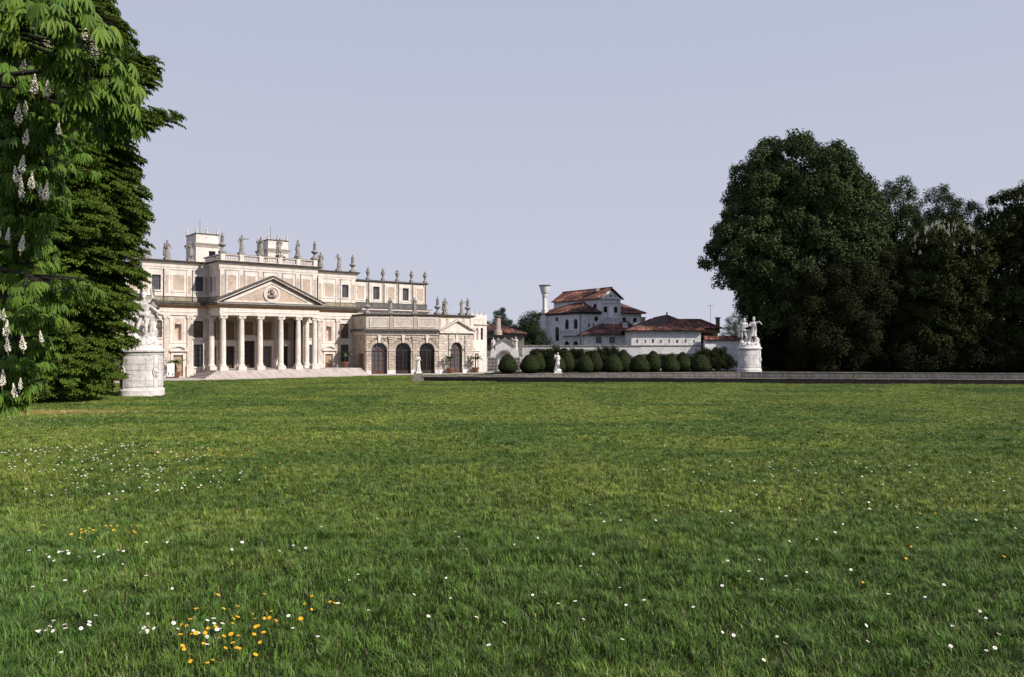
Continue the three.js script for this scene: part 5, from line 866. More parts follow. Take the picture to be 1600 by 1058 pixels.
function tree({ name, label, category = 'tree', at, lobes, kit = 'broad', tone, clump = 1.5, per = 22, inner = 0.5, trunk = 0.5, trunkTop = null, group, seed, size = 1, hue = 0.18, extraLimbs = 10, cover = 1 }) {
  const r = rngOf(seed), W = thing(name, label, category, [at[0], 0, at[1]], 0, group), list = [], ends = [];
  for (const [cx, cy, cz, rx, ry, rz] of lobes) {
    const rm = Math.cbrt(rx * ry * rz), n = Math.max(5, Math.round(cover * 3.2 * (rm * rm) / (clump * clump)));
    for (let i = 0; i < n; i++) {
      const y = 1 - (2 * (i + 0.5)) / n, a = i * 2.39996 + r() * 0.9, h = Math.sqrt(1 - y * y), f = 0.68 + 0.34 * r(), d = V3(Math.cos(a) * h, y, Math.sin(a) * h), c = V3(cx + d.x * rx * f, cy + d.y * ry * f, cz + d.z * rz * f), rc = clump * (0.6 + 0.8 * r()), t = 1 + hue * (r() * 2 - 1);
      if (c.y < 0.6) continue; ends.push(c);
      for (let k = 0; k < per; k++) {
        const u = V3(r() * 2 - 1, r() * 2 - 1, r() * 2 - 1).normalize().addScaledVector(d, 0.55).add(V3(0, 0.25, 0)).normalize(), p = c.clone().addScaledVector(u, rc * (0.55 + 0.5 * r())); p.y = c.y + (p.y - c.y) * 0.75; if (p.y < 0.25) continue;
        const w = t * (1 + 0.16 * (r() * 2 - 1)); list.push({ p, s: size * (0.75 + 0.5 * r()), c: [tone[0] * w * (0.92 + 0.16 * r()), tone[1] * w, tone[2] * w], q: anyTurn(r) });
      }
    }
    const m = Math.round(inner * rx * ry * rz * 1.2 / Math.pow(clump, 1.5) * 2);
    for (let i = 0; i < m; i++) { const d = V3(r() * 2 - 1, r() * 2 - 1, r() * 2 - 1).normalize().multiplyScalar(0.78 * Math.cbrt(r())), p = V3(cx + d.x * rx, cy + d.y * ry, cz + d.z * rz); if (p.y < 0.3) continue; list.push({ p, s: size * (1.0 + 0.5 * r()), c: tone, q: anyTurn(r) }); }
  }
  scatter('crown', KITS[kit], list, W);
  const top = trunkTop ?? lobes[0][1], tb = V3(0, -0.2, 0), tm = V3(0.3 * (r() - 0.5), top * 0.45, 0.3 * (r() - 0.5)), tt = V3(lobes[0][0] * 0.7, top, lobes[0][2] * 0.7);
  part('trunk', [limb(tb, V3(0, 0.7, 0), trunk * 1.5, trunk * 1.05, 10), limb(V3(0, 0.68, 0), tm, trunk * 1.05, trunk * 0.75, 10), limb(tm.clone(), tt, trunk * 0.75, trunk * 0.25, 8)], MAT.bark, W);
  const br = []; for (let i = 0; i < Math.min(extraLimbs, ends.length); i++) { const e = ends[Math.floor((i / extraLimbs) * ends.length)], b = tm.clone().lerp(tt, clamp((e.y - tm.y) / Math.max(1, tt.y - tm.y) * 0.6, 0, 0.9)), mid = b.clone().lerp(e, 0.5).add(V3(0, 0.4, 0)); br.push(limb(b, mid, trunk * 0.3, trunk * 0.2, 6), limb(mid, e, trunk * 0.2, 0.04, 5)); }
  if (br.length) part('branches', br, MAT.bark, W);
  return W;
}
const G0 = [0.034, 0.045, 0.009], G2 = [0.014, 0.017, 0.004];  // greens set low, carrying the shade under the crowns in the colour
const right = 'dark park trees on the right';
// right-hand park trees
tree({ name: 'plane_tree', label: 'tallest rounded dark tree at the right, behind the far statue group', at: [38.5, -107], group: right, seed: 101, tone: [0.052, 0.077, 0.024], trunk: 0.7, trunkTop: 15, clump: 1.5, per: 30, inner: 0.95, cover: 1.3, size: 1.1, extraLimbs: 16,
  lobes: [[-0.5, 23.2, 0, 8.2, 7.4, 8], [-6.6, 15.6, 1.5, 5.3, 5.6, 5], [3.6, 14.4, 0, 8.6, 8.4, 8], [-1.0, 9.6, 0.5, 6.2, 4.8, 6], [5.6, 20.6, 1, 5.2, 5.6, 5]] });
[[41.5, -101, 'broad added tree at the foot of the tallest tree, shade put into its black-green leaves', [[0, 9.3, 0, 5.6, 4.6, 4.5], [-0.6, 4.6, 0, 6.2, 4.6, 4.6]], 161], [36.6, -108.5, 'low added tree right behind the far statue group, shade put into its black-green leaves', [[0, 5.2, 0, 4.6, 5.0, 4.5]], 162], [48.2, -103, 'added tree between the tallest tree and the flowering chestnut, shade put into its black-green leaves', [[0, 10, 0, 4.2, 5.4, 4], [0, 4.6, 0, 5.0, 4.6, 4.4]], 163]].forEach(([x, z, label, lobes, seed]) => tree({ name: 'added_dark_tree', label, at: [x, z], group: right, seed, tone: [0.021, 0.026, 0.006], kit: 'fine', trunk: 0.35, trunkTop: 7, clump: 1.1, per: 20, inner: 0.9, size: 1.2, lobes }));  // added trees; shade low in the wood is put into their near-black leaves
tree({ name: 'ash_tree', label: 'feathery light-topped tree just right of the tallest dark tree', at: [52.2, -109], group: right, seed: 102, tone: [0.045, 0.07, 0.022], kit: 'fine', trunk: 0.3, trunkTop: 22, clump: 0.95, per: 12, inner: 0.2, size: 1.15,
  lobes: [[0.6, 22.6, 0, 1.7, 3.2, 2], [-2.8, 20.0, 0, 2.1, 3.2, 2.2], [2.4, 18.0, 0, 2.2, 3.4, 2.4], [-1, 13, 0, 4.4, 5, 4], [0, 6, 0, 5.5, 5, 5]] });
tree({ name: 'ash_tree', label: 'thin feathery tree rising behind the flowering chestnut', at: [60.5, -112], group: right, seed: 103, tone: [0.043, 0.068, 0.03], kit: 'fine', trunk: 0.3, trunkTop: 21.5, clump: 0.95, per: 11, inner: 0.15, size: 1.15,
  lobes: [[-0.2, 22.4, 0, 1.6, 2.8, 2], [3.6, 21.2, 0, 1.5, 2.2, 1.8], [-2.2, 18.5, 0, 2.0, 3.0, 2.2], [1.6, 17, 0, 2.8, 3.4, 2.6], [0.5, 11, 0, 4.4, 5, 4]] });
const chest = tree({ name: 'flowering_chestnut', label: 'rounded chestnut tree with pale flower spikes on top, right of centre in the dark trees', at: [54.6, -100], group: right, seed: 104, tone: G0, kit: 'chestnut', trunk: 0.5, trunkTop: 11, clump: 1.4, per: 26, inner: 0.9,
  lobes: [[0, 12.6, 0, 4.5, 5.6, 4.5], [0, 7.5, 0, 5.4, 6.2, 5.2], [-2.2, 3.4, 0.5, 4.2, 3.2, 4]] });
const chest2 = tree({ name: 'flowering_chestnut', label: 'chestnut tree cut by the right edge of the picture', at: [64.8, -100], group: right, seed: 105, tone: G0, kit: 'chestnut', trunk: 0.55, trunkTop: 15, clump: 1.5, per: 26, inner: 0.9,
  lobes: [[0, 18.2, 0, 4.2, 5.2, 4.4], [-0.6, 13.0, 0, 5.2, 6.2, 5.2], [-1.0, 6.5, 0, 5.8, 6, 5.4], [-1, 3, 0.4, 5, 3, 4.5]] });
// trees standing outside the frame, whose shade falls across the trees in view
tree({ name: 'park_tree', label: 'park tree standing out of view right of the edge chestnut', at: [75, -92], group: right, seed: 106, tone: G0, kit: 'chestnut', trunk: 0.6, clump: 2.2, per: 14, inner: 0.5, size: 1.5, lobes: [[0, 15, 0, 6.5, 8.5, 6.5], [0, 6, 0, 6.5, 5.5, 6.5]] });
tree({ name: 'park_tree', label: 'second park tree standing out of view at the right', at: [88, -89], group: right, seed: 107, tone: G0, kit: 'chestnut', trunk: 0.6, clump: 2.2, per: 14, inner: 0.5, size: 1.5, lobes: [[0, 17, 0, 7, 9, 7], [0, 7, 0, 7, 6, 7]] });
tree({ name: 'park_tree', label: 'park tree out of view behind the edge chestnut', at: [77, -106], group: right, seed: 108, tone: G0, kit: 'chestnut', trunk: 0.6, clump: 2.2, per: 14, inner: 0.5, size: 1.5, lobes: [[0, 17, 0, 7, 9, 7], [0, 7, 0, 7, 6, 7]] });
// undergrowth along the foot of the wood
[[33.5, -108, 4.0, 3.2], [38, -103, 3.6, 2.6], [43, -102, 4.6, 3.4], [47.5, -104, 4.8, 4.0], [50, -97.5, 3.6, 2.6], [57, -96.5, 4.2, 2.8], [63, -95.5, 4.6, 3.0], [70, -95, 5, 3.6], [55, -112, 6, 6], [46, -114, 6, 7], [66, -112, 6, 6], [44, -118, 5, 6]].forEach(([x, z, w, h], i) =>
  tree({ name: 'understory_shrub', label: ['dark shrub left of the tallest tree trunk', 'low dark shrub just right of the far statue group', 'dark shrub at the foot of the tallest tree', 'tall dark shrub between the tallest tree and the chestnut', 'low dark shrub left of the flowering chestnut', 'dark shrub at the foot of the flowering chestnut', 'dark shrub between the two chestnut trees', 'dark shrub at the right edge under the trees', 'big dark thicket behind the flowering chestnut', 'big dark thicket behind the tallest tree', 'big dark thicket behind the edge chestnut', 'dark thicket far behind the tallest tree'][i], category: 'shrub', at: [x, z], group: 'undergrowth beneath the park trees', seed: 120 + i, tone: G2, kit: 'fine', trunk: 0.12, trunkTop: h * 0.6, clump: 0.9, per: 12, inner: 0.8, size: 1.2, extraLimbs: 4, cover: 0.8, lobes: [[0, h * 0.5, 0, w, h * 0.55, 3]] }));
function candleGeo(seed, h, n) {                    // an upright chestnut flower spike: small white florets round a stem
  const r = rngOf(seed), gs = [paint(limb(V3(0, -0.05, 0), V3(0, h, 0), h * 0.03, h * 0.012, 4), [0.18, 0.2, 0.08])];
  for (let i = 0; i < n; i++) {
    const t = i / n, y = h * (0.05 + 0.95 * t), R = h * 0.15 * (t < 0.2 ? 0.5 + 2.5 * t : 1 - (t - 0.2) * 1.1) * (0.6 + 0.7 * r()), a = i * 2.4 + r(), o = flat(new THREE.OctahedronGeometry(h * 0.07 * (1.1 - 0.5 * t), 0)); o.scale(1, 0.8, 1); o.translate(R * Math.cos(a), y, R * Math.sin(a)); const k = 0.85 + 0.2 * r(); gs.push(paint(o, r() < 0.08 ? [0.85 * k, 0.6 * k, 0.5 * k] : [0.92 * k, 0.87 * k, 0.76 * k]));
  }
  const g = merged(gs); g.computeVertexNormals(); return g;
}
const candleMat = M([1, 1, 1], null, 0.8, null, 0, { vertexColors: true }), candles = [candleGeo(1, 0.21, 46), candleGeo(2, 0.17, 38), candleGeo(3, 0.24, 52)];
for (const [t, n, cy, ry, rr, seed] of [[chest, 150, 12.6, 5.9, 4.9, 1], [chest2, 90, 15.5, 8, 5.4, 2]]) {
  const r = rngOf(500 + seed), far = candleGeo(4, 0.55, 12);
  for (let i = 0; i < n; i++) { const a = r() * 6.283, y = 0.15 + 0.85 * Math.pow(r(), 0.5), h = Math.sqrt(1 - y * y), m = new THREE.Mesh(far, candleMat); m.name = 'flower_spike'; m.position.set(rr * h * Math.cos(a), cy + ry * y * 1.02, rr * h * Math.sin(a)); m.rotation.set((r() - 0.5) * 0.4, r() * 6, (r() - 0.5) * 0.4); m.castShadow = m.receiveShadow = true; t.add(m); }
}

// hazy small trees behind the farm
tree({ name: 'cedar_tree', label: 'grey-green conifer rising behind the garden gate', at: [-1.9, -128], seed: 131, tone: [0.06, 0.085, 0.06], kit: 'conifer', trunk: 0.25, trunkTop: 8.6, clump: 0.55, per: 14, inner: 0.15, size: 0.9, extraLimbs: 16, lobes: [[0, 7.6, 0, 0.8, 1.3, 0.8], [-1.0, 5.6, 0, 1.5, 1.1, 1.3], [1.2, 5.8, 0, 1.4, 1.2, 1.3], [0, 4, 0, 2.6, 1.6, 2.2]] });
tree({ name: 'yew_tree', label: 'dense dark pointed tree left of the white farmhouse', at: [2.7, -108], seed: 132, tone: [0.028, 0.044, 0.02], kit: 'fine', trunk: 0.3, trunkTop: 5, clump: 0.8, per: 16, inner: 0.8, lobes: [[-0.2, 6.0, 0, 0.8, 1.3, 0.8], [-0.3, 4.4, 0, 1.5, 1.7, 1.4], [0, 2.6, 0, 1.9, 2.0, 1.7]] });
tree({ name: 'birch_tree', label: 'pale thin tree in new leaf behind the far statue group', at: [36.5, -128], seed: 133, tone: [0.12, 0.14, 0.085], kit: 'fine', trunk: 0.15, trunkTop: 7, clump: 0.8, per: 8, inner: 0.05, size: 0.8, lobes: [[0, 6.9, 0, 1.5, 1.6, 1.4], [-1.2, 5.0, 0, 1.3, 1.6, 1.3], [1.0, 4.8, 0, 1.4, 1.5, 1.3]] });
// ivy and hedge along the garden wall
[['ragged ivy hedge along the foot of the garden wall behind the clipped bushes', 3.0, 13.2, -99.6, 2.75, 141], ['dark ivy hanging over the barn wall right of the slit windows', 24.6, 27.2, -102.2, 2.6, 142], ['dark hedge behind the right-hand clipped bushes', 14.5, 27.5, -100.2, 1.7, 143]].forEach(([label, x0, x1, z, h, seed]) => {
  const lobes = [], r = rngOf(seed); for (let x = x0; x <= x1; x += 1.05) lobes.push([x - x0, h * (0.42 + 0.16 * r()), (r() - 0.5) * 0.5, 0.95, h * (0.42 + 0.14 * r()), 0.7]);
  tree({ name: 'ivy_hedge', label, category: 'hedge', at: [x0, z], seed, tone: [0.020, 0.025, 0.006], kit: 'hedge', trunk: 0.05, trunkTop: 1.2, clump: 0.45, per: 12, inner: 6, size: 1.2, extraLimbs: 8, cover: 1.1, lobes });
});
// clipped egg-shaped bushes in two rows
{
  const egg = (seed) => {
    const r = rngOf(seed), g0 = flat(new THREE.IcosahedronGeometry(1, 14)), p = g0.attributes.position, v = V3(), P = [], C = [];
    const shape = (d) => { const y = d.y, w = y > 0 ? 1 - 0.2 * y : 1 - 0.14 * y * y; return V3(d.x * w, y > 0 ? y * 1.42 : y * 0.8, d.z * w).multiplyScalar(1 + 0.07 * fbm(d.x * 3 + seed, d.y * 3, d.z * 3, 4)); };
    for (let i = 0; i < p.count; i++) { v.fromBufferAttribute(p, i).normalize(); const s = shape(v).multiplyScalar(0.97); p.setXYZ(i, s.x, s.y + 0.78, s.z); }
    g0.computeVertexNormals(); paint(g0, [0.6, 0.6, 0.6]);
    for (let i = 0; i < 3600; i++) {
      const y = 1 - (2 * (i + r())) / 3600, a = i * 2.39996, h = Math.sqrt(Math.max(0, 1 - y * y)), d = V3(Math.cos(a) * h, y, Math.sin(a) * h), c = shape(d).multiplyScalar(0.96 + 0.09 * r()); c.y += 0.78; const t = V3(r() - 0.5, r() - 0.5, r() - 0.5).cross(d).normalize(), n = d.clone().add(V3(r() - 0.5, r() - 0.5, r() - 0.5)).normalize(), s = n.clone().cross(t).normalize(), L = 0.06 + 0.06 * r(), k = 0.45 + 1.1 * r();
      for (const q of [c.clone().addScaledVector(t, -L), c.clone().addScaledVector(s, L * 0.6), c.clone().addScaledVector(t, L), c.clone().addScaledVector(t, -L), c.clone().addScaledVector(t, L), c.clone().addScaledVector(s, -L * 0.6)]) { P.push(q.x, q.y, q.z); C.push(k, k, k); }
    }
    const g = new THREE.BufferGeometry(); g.setAttribute('position', new THREE.Float32BufferAttribute(P, 3)); g.setAttribute('color', new THREE.Float32BufferAttribute(C, 3)); g.computeVertexNormals(); return metreUV(merged([g0, g]));
  };
  const eggs = [egg(1), egg(2), egg(3)], boxMat = leafMat(0.8); boxMat.color.setRGB(0.019, 0.027, 0.006);
  const list = [[-0.45, -90.5, 1.08, 1.0, 'clipped bush in front of the garden gate'], [2.05, -91, 1.14, 1.0, 'large clipped bush right of the gate, front row'], [3.2, -97, 0.95, 1.08, 'clipped bush in the back row peeping between gate and huntress statue'], [5.15, -91, 1.0, 1.0, 'clipped bush half hidden behind the huntress statue'], [6.65, -97, 0.92, 1.14, 'clipped back-row bush just right of the huntress statue'], [8.35, -91, 0.98, 1.02, 'third large clipped bush of the front row'], [10.1, -97, 0.92, 1.12, 'clipped back-row bush left of the low outbuilding windows'], [11.55, -91, 1.1, 1.04, 'fourth large clipped bush of the front row'], [13.6, -97, 0.95, 1.16, 'clipped back-row bush at the left corner of the barn wall'], [14.65, -91.5, 1.12, 1.02, 'clipped bush below the left end of the barn wall'], [17.2, -97, 1.0, 1.1, 'clipped back-row bush below the middle slit windows'], [18.3, -91.8, 1.12, 1.02, 'clipped bush below the middle of the barn wall'], [20.8, -97, 1.0, 1.04, 'clipped back-row bush below the right slit windows'], [21.9, -92.4, 1.12, 1.02, 'rightmost clipped bush of the front row, left of the far pedestal']];
  list.forEach(([x, z, w, h, label], i) => { const m = new THREE.Mesh(eggs[i % 3], boxMat); m.name = numbered('clipped_bush'); m.position.set(x, -0.02, z); m.scale.set(w * (1 + 0.06 * Math.sin(i * 5)), h * (1 + 0.05 * Math.sin(i * 3.3)), w); m.rotation.set(0.03 * Math.sin(i * 2.1), i * 1.7, 0.03 * Math.cos(i * 4)); m.castShadow = m.receiveShadow = true; tag(m, label, 'bush', 'clipped egg-shaped bushes behind the pool'); scene.add(m); });
}

// ---------------------------------------------------------------- tall layered tree at the left
{
  const spray = (seed) => {                          // a flat, slightly drooping twig with two ranks of small leaves
    const r = rngOf(seed), P = [], C = [];
    const leaf = (c, dir, L) => { const up = V3(r() * 0.7 - 0.35, 1, r() * 0.7 - 0.35).normalize(), s = dir.clone().cross(up).normalize().multiplyScalar(L * 0.36), k = 0.7 + 0.6 * r(), e = c.clone().addScaledVector(dir, L).add(V3(0, -L * 0.3, 0)), m = c.clone().addScaledVector(dir, L * 0.5).addScaledVector(up, 0.01); for (const q of [c, m.clone().add(s), e, c, e, m.clone().sub(s)]) { P.push(q.x, q.y, q.z); C.push(k, k, k * 0.95); } };
    for (let b = 0; b < 9; b++) {
      const t = b / 8, side = b % 2 ? 1 : -1, o = V3(0.15 + t * 0.95, -0.16 * t * t, 0), L = 0.85 * (1 - 0.5 * t), d = V3(0.6, -0.06, side * (0.9 - 0.3 * t)).normalize();
      for (let i = 0; i < 7; i++) { const c = o.clone().addScaledVector(d, L * (i / 7)); c.y += 0.14 * (r() - 0.6); for (const s2 of [-1, 1]) leaf(c, V3(r() * 2 - 0.7, -0.9 * r(), s2 * (0.3 + r())).normalize(), 0.13 + 0.07 * r()); }
    }
    const g = new THREE.BufferGeometry(); g.setAttribute('position', new THREE.Float32BufferAttribute(P, 3)); g.setAttribute('color', new THREE.Float32BufferAttribute(C, 3)); g.computeVertexNormals(); return g;
  };
  const kit = [spray(1), spray(2), spray(3), spray(4)];
  const layered = (name, label, x, z, prof, seed, dense, tone, extra = []) => {
    const r = rngOf(seed), W = thing(name, label, 'tree', [x, 0, z], 0, 'tall layered trees at the left'), list = [], R = (y) => { for (let i = 1; i < prof.length; i++) if (y <= prof[i][0]) return lerp(prof[i - 1][1], prof[i][1], (y - prof[i - 1][0]) / (prof[i][0] - prof[i - 1][0])); return 0.5; };
    const y0 = prof[0][0], y1 = prof[prof.length - 1][0], br = [];
    const put = (az, y, rad, s, droop) => { const q = new THREE.Quaternion().setFromEuler(new THREE.Euler((r() - 0.5) * 0.5, -az + (r() - 0.5) * 0.9, -droop + (r() - 0.5) * 0.3, 'YXZ')), w = 1 + 0.22 * (r() * 2 - 1); list.push({ p: V3(Math.cos(az) * rad, y, Math.sin(az) * rad), s, q, c: [tone[0] * w * (0.9 + 0.2 * r()), tone[1] * w, tone[2] * w] }); };
    const boughs = Math.round(dense * 760);
    for (let b = 0; b < boughs; b++) {               // boughs carry tiers of sprays, so the outline is ragged
      const y = lerp(y0, y1, Math.pow((b + r()) / boughs, 0.92)), az = b * 2.39996 + (r() - 0.5) * 0.5, reach = R(y) * (0.74 + 0.38 * r());
      if (b % 5 === 0) br.push(limb(V3(0, y + 0.2, 0), V3(Math.cos(az) * reach * 0.85, y + 0.1, Math.sin(az) * reach * 0.85), 0.05, 0.012, 4));
      for (let k = 0; k < 26; k++) { const t = Math.pow(r(), 0.55), a2 = az + ((r() - 0.5) * 1.7) / (1 + reach * 0.35); put(a2, y + (r() - 0.5) * 0.5 - 0.25 * t * t + 0.25, Math.max(0.3, reach * (0.35 + 0.65 * t) - 0.6), 0.5 + 0.3 * r(), 0.02 + 0.22 * t); }
    }
    for (const [az, y, reach] of extra) { for (let k = 0; k < 60; k++) { const t = r(); put(az + (r() - 0.5) * 0.16, y + t * 0.4 + (r() - 0.5) * 0.9, reach * (0.55 + 0.45 * t) - 0.8, 0.5 + 0.3 * r(), 0.0 + 0.2 * r()); } br.push(limb(V3(0, y - 0.8, 0), V3(Math.cos(az) * reach * 0.9, y + 0.3, Math.sin(az) * reach * 0.9), 0.07, 0.012, 5)); }
    scatter('crown', kit, list, W);
    part('trunk', [limb(V3(0, -0.2, 0), V3(0, 1, 0), 0.62, 0.45, 10), limb(V3(0, 0.98, 0), V3(0.2, y1 * 0.6, 0), 0.45, 0.28, 10), limb(V3(0.2, y1 * 0.6, 0), V3(0, y1 - 1, 0), 0.28, 0.05, 8)], MAT.bark, W);
    part('branches', br, MAT.bark, W); return W;
  };
  const prof = [[0.7, 3.4], [2.5, 4.1], [4.6, 4.5], [6.5, 5.0], [8.9, 5.3], [11.9, 5.0], [14, 4.7], [16, 4.9], [19, 5.2], [22, 4.4], [25, 2.6], [27, 0.6]];
  layered('hornbeam_tree', 'tall dense dark green tree with layered boughs left of the villa', -26.6, -45.2, prof, 151, 1.15, [0.068, 0.108, 0.012], [[-0.15, 16.4, 7.6], [0.1, 15.5, 7.0], [-0.05, 18.2, 6.6], [0.2, 17.2, 6.4], [-0.3, 19.6, 6.2]]);
  layered('hornbeam_tree', 'second layered dark tree behind the chestnut at the left edge', -36.5, -50, prof.map(([y, q]) => [y, q * 1.05]), 152, 0.6, [0.060, 0.095, 0.012]);
  tree({ name: 'low_shrub', label: 'small rounded shrub on the grass beside the tall layered tree', category: 'shrub', at: [-26.6, -50.2], seed: 153, tone: [0.05, 0.075, 0.022], kit: 'hedge', trunk: 0.05, trunkTop: 0.8, clump: 0.4, per: 14, inner: 5, size: 1.2, extraLimbs: 3, lobes: [[0, 0.7, 0, 1.2, 0.8, 1], [-1.4, 0.6, 0.2, 1, 0.65, 0.9]] });
}

// ---------------------------------------------------------------- near horse chestnut hanging in at the left
{
  const r = rngOf(161), W = thing('horse_chestnut', 'near horse chestnut with drooping fan leaves and white flower spikes', 'tree', [-14.5, lawnHeight(13), -13], 0), O = W.position;
  const leafGeo = (seed) => {                        // seven leaflets fanned from one point, hanging down -y, facing +z
    const q = rngOf(seed), P = [], C = [];
    [[0, 1], [0.48, 0.96], [-0.48, 0.96], [1.0, 0.82], [-1.0, 0.82], [1.55, 0.55], [-1.55, 0.55]].forEach(([a, l]) => {
      const L = 0.20 * l * (0.92 + 0.16 * q()), dir = V3(Math.sin(a), -Math.cos(a), 0), s = V3(Math.cos(a), Math.sin(a), 0), k = 0.85 + 0.3 * q(), at = (t, u) => dir.clone().multiplyScalar(L * t).addScaledVector(s, u).add(V3(0, -0.42 * L * t * t, -0.55 * L * t * t + Math.abs(u) * 0.38));
      const w = (t) => L * 0.118 * Math.sin(Math.PI * Math.pow(t, 1.5)) + 0.003;
      for (let i = 0; i < 4; i++) { const t0 = 0.06 + 0.235 * i, t1 = 0.06 + 0.235 * (i + 1); for (const e of [-1, 1]) { const A = at(t0, 0), B = at(t1, 0), D = at(t1, e * (i === 3 ? 0 : w(t1))), E = at(t0, e * w(t0)); for (const p of e > 0 ? [A, B, D, A, D, E] : [A, D, B, A, E, D]) { P.push(p.x, p.y, p.z); C.push(k, k, k); } } }
    });
    const g = new THREE.BufferGeometry(); g.setAttribute('position', new THREE.Float32BufferAttribute(P, 3)); g.setAttribute('color', new THREE.Float32BufferAttribute(C, 3)); g.computeVertexNormals(); return g;
  };
  const kit = [leafGeo(1), leafGeo(2), leafGeo(3)];
  const boughs = [[-5.17, 6.78, -9.0, 0.78, 0.38, 46], [-4.96, 6.41, -9.5, 0.38, 0.46, 28], [-6.16, 6.58, -10.5, 0.7, 0.48, 34], [-5.36, 6.2, -10.5, 0.32, 0.15, 9], [-6.72, 5.94, -11.0, 0.58, 0.46, 32], [-6.98, 5.37, -11.5, 0.42, 0.44, 26], [-7.52, 4.7, -12.0, 0.4, 0.43, 22], [-6.28, 4.05, -11.0, 0.42, 0.15, 15], [-7.28, 3.78, -12.0, 0.5, 0.24, 18], [-7.55, 3.1, -12.3, 0.36, 0.34, 22], [-7.71, 2.56, -12.3, 0.22, 0.3, 14], [-7.92, 7.54, -13.5, 1.2, 1.6, 90], [-8.72, 4.55, -14.0, 0.62, 2.2, 90]];
  const tone = [0.092, 0.172, 0.010], leaves = [], twigs = [];
  const crownTop = V3(-13.2, 9.5, -12.6), forks = [V3(-11.5, 7.0, -12.2), V3(-11.8, 5.2, -12.8), V3(-11.4, 8.6, -11.6)];
  for (const [cx, cy, cz, rx, ry, n] of boughs) {
    const hub = V3(cx - rx * 1.3, cy + 0.15, cz - 0.15), fork = forks.reduce((a, b) => (a.distanceTo(hub) < b.distanceTo(hub) ? a : b));
    twigs.push([fork.clone(), hub.clone(), 0.05, 0.028]);
    for (let i = 0; i < n * 1.35; i++) {
      let d; do d = V3(r() * 2 - 1, r() * 2 - 1, r() * 2 - 1); while (d.lengthSq() > 1);
      const tip = V3(cx + d.x * rx, cy + d.y * ry, cz + d.z * Math.max(0.5, rx * 0.8));
      twigs.push([hub.clone().lerp(tip, 0.35 * r()), tip.clone(), 0.012, 0.006]);
      const m = 6 + Math.floor(r() * 3), small = cz < -9.8 ? 0.72 : 0.8, a0 = r() * 6.283, w = 1 + 0.2 * (r() * 2 - 1);
      for (let k = 0; k < m; k++) {
        const az = a0 + (k / m) * 6.283 + (r() - 0.5) * 0.5, pet = 0.1 + 0.1 * r(), out = V3(Math.cos(az), 0, Math.sin(az)), p = tip.clone().addScaledVector(out, pet).add(V3(0, -0.02 - 0.05 * r(), 0)), lift = 0.25 + 0.75 * r();
        const q = new THREE.Quaternion().setFromEuler(new THREE.Euler(-lift, Math.PI / 2 - az, (r() - 0.5) * 0.5, 'YXZ'));
        leaves.push({ p, q, s: small * (0.6 + 0.45 * r()), c: [tone[0] * w * (0.85 + 0.3 * r()), tone[1] * w, tone[2] * w], near: p.distanceTo(camera.position) });
        twigs.push([tip.clone(), p.clone(), 0.005, 0.003]);
      }
    }
  }
  const spikes = [[-5.56, 6.69, -9.55], [-5.08, 6.75, -9.5], [-5.02, 6.6, -9.61], [-5.72, 6.21, -9.85], [-6.04, 6.04, -9.95], [-6.17, 5.94, -10.01], [-6.16, 5.71, -10.14], [-5.72, 5.82, -10.08], [-6.32, 5.4, -10.32], [-6.42, 5.29, -10.38], [-6.38, 5.23, -10.41], [-6.26, 5.21, -10.42], [-6.41, 5.11, -10.47], [-6.16, 5.13, -10.46], [-6.12, 5.08, -10.49], [-6.87, 4.62, -10.72], [-6.76, 4.6, -10.74], [-6.62, 4.46, -10.8], [-7.2, 3.56, -11.23], [-7.11, 3.56, -11.23], [-7.15, 3.34, -11.33], [-7.18, 3.13, -11.43], [-6.67, 3.26, -11.37], [-6.95, 3.15, -11.41], [-7.25, 2.47, -11.71], [-7.15, 2.59, -11.66], [-7.39, 2.64, -11.64], [-5.66, 6.78, -9.48], [-5.91, 6.48, -9.68], [-5.87, 6.24, -9.83]];
  const spots = spikes.map(([x, y, z]) => V3(x + 0.12, y + 0.08, z + 0.28)), toEye = V3();
  for (let i = leaves.length - 1; i >= 0; i--) for (const f of spots) {       // the spikes stand clear of the leaves
    const v = leaves[i].p.clone().sub(f), a = v.dot(SUN), b = v.dot(toEye.copy(camera.position).sub(f).normalize());
    if ((a > -0.1 && a < 1.6 && v.lengthSq() - a * a < 0.032) || (b > -0.05 && b < 1.2 && v.lengthSq() - b * b < 0.022)) { leaves.splice(i, 1); break; }
  }
  leaves.sort((a, b) => a.near - b.near);
  const tones = Array.from({ length: 6 }, (_, i) => { const m = thinLeaf.clone(); const w = 0.82 + 0.08 * i; m.color.setRGB(tone[0] * w * (0.9 + 0.05 * i), tone[1] * w, tone[2] * w); return m; });
  const seen = leaves.filter((l) => { const k = 622 / -(l.p.z); return Math.abs(l.p.x) < 0.66 * -l.p.z && k > 0; }).slice(0, 300), own = new Set(seen);
  seen.forEach((l, i) => { const m = new THREE.Mesh(kit[i % 3], tones[Math.floor(r() * 6)]); m.name = 'leaf'; m.position.copy(l.p).sub(O); m.quaternion.copy(l.q); m.scale.setScalar(l.s); m.castShadow = m.receiveShadow = true; W.add(m); });
  scatter('foliage', kit, leaves.filter((l) => !own.has(l)).map((l) => ({ ...l, p: l.p.clone().sub(O) })), W, thinLeaf);
  part('trunk', [limb(V3(0, -0.2, 0), V3(0.1, 1.2, 0), 0.5, 0.36, 12), limb(V3(0.1, 1.19, 0), V3(0.6, 4.5, 0.2), 0.36, 0.3, 12), limb(V3(0.6, 4.5, 0.2), crownTop.clone().sub(O), 0.3, 0.16, 10)], MAT.bark, W);
  const lim = forks.map((f) => limb(V3(0.6, 3.6, 0.2), f.clone().sub(O), 0.16, 0.07, 8));
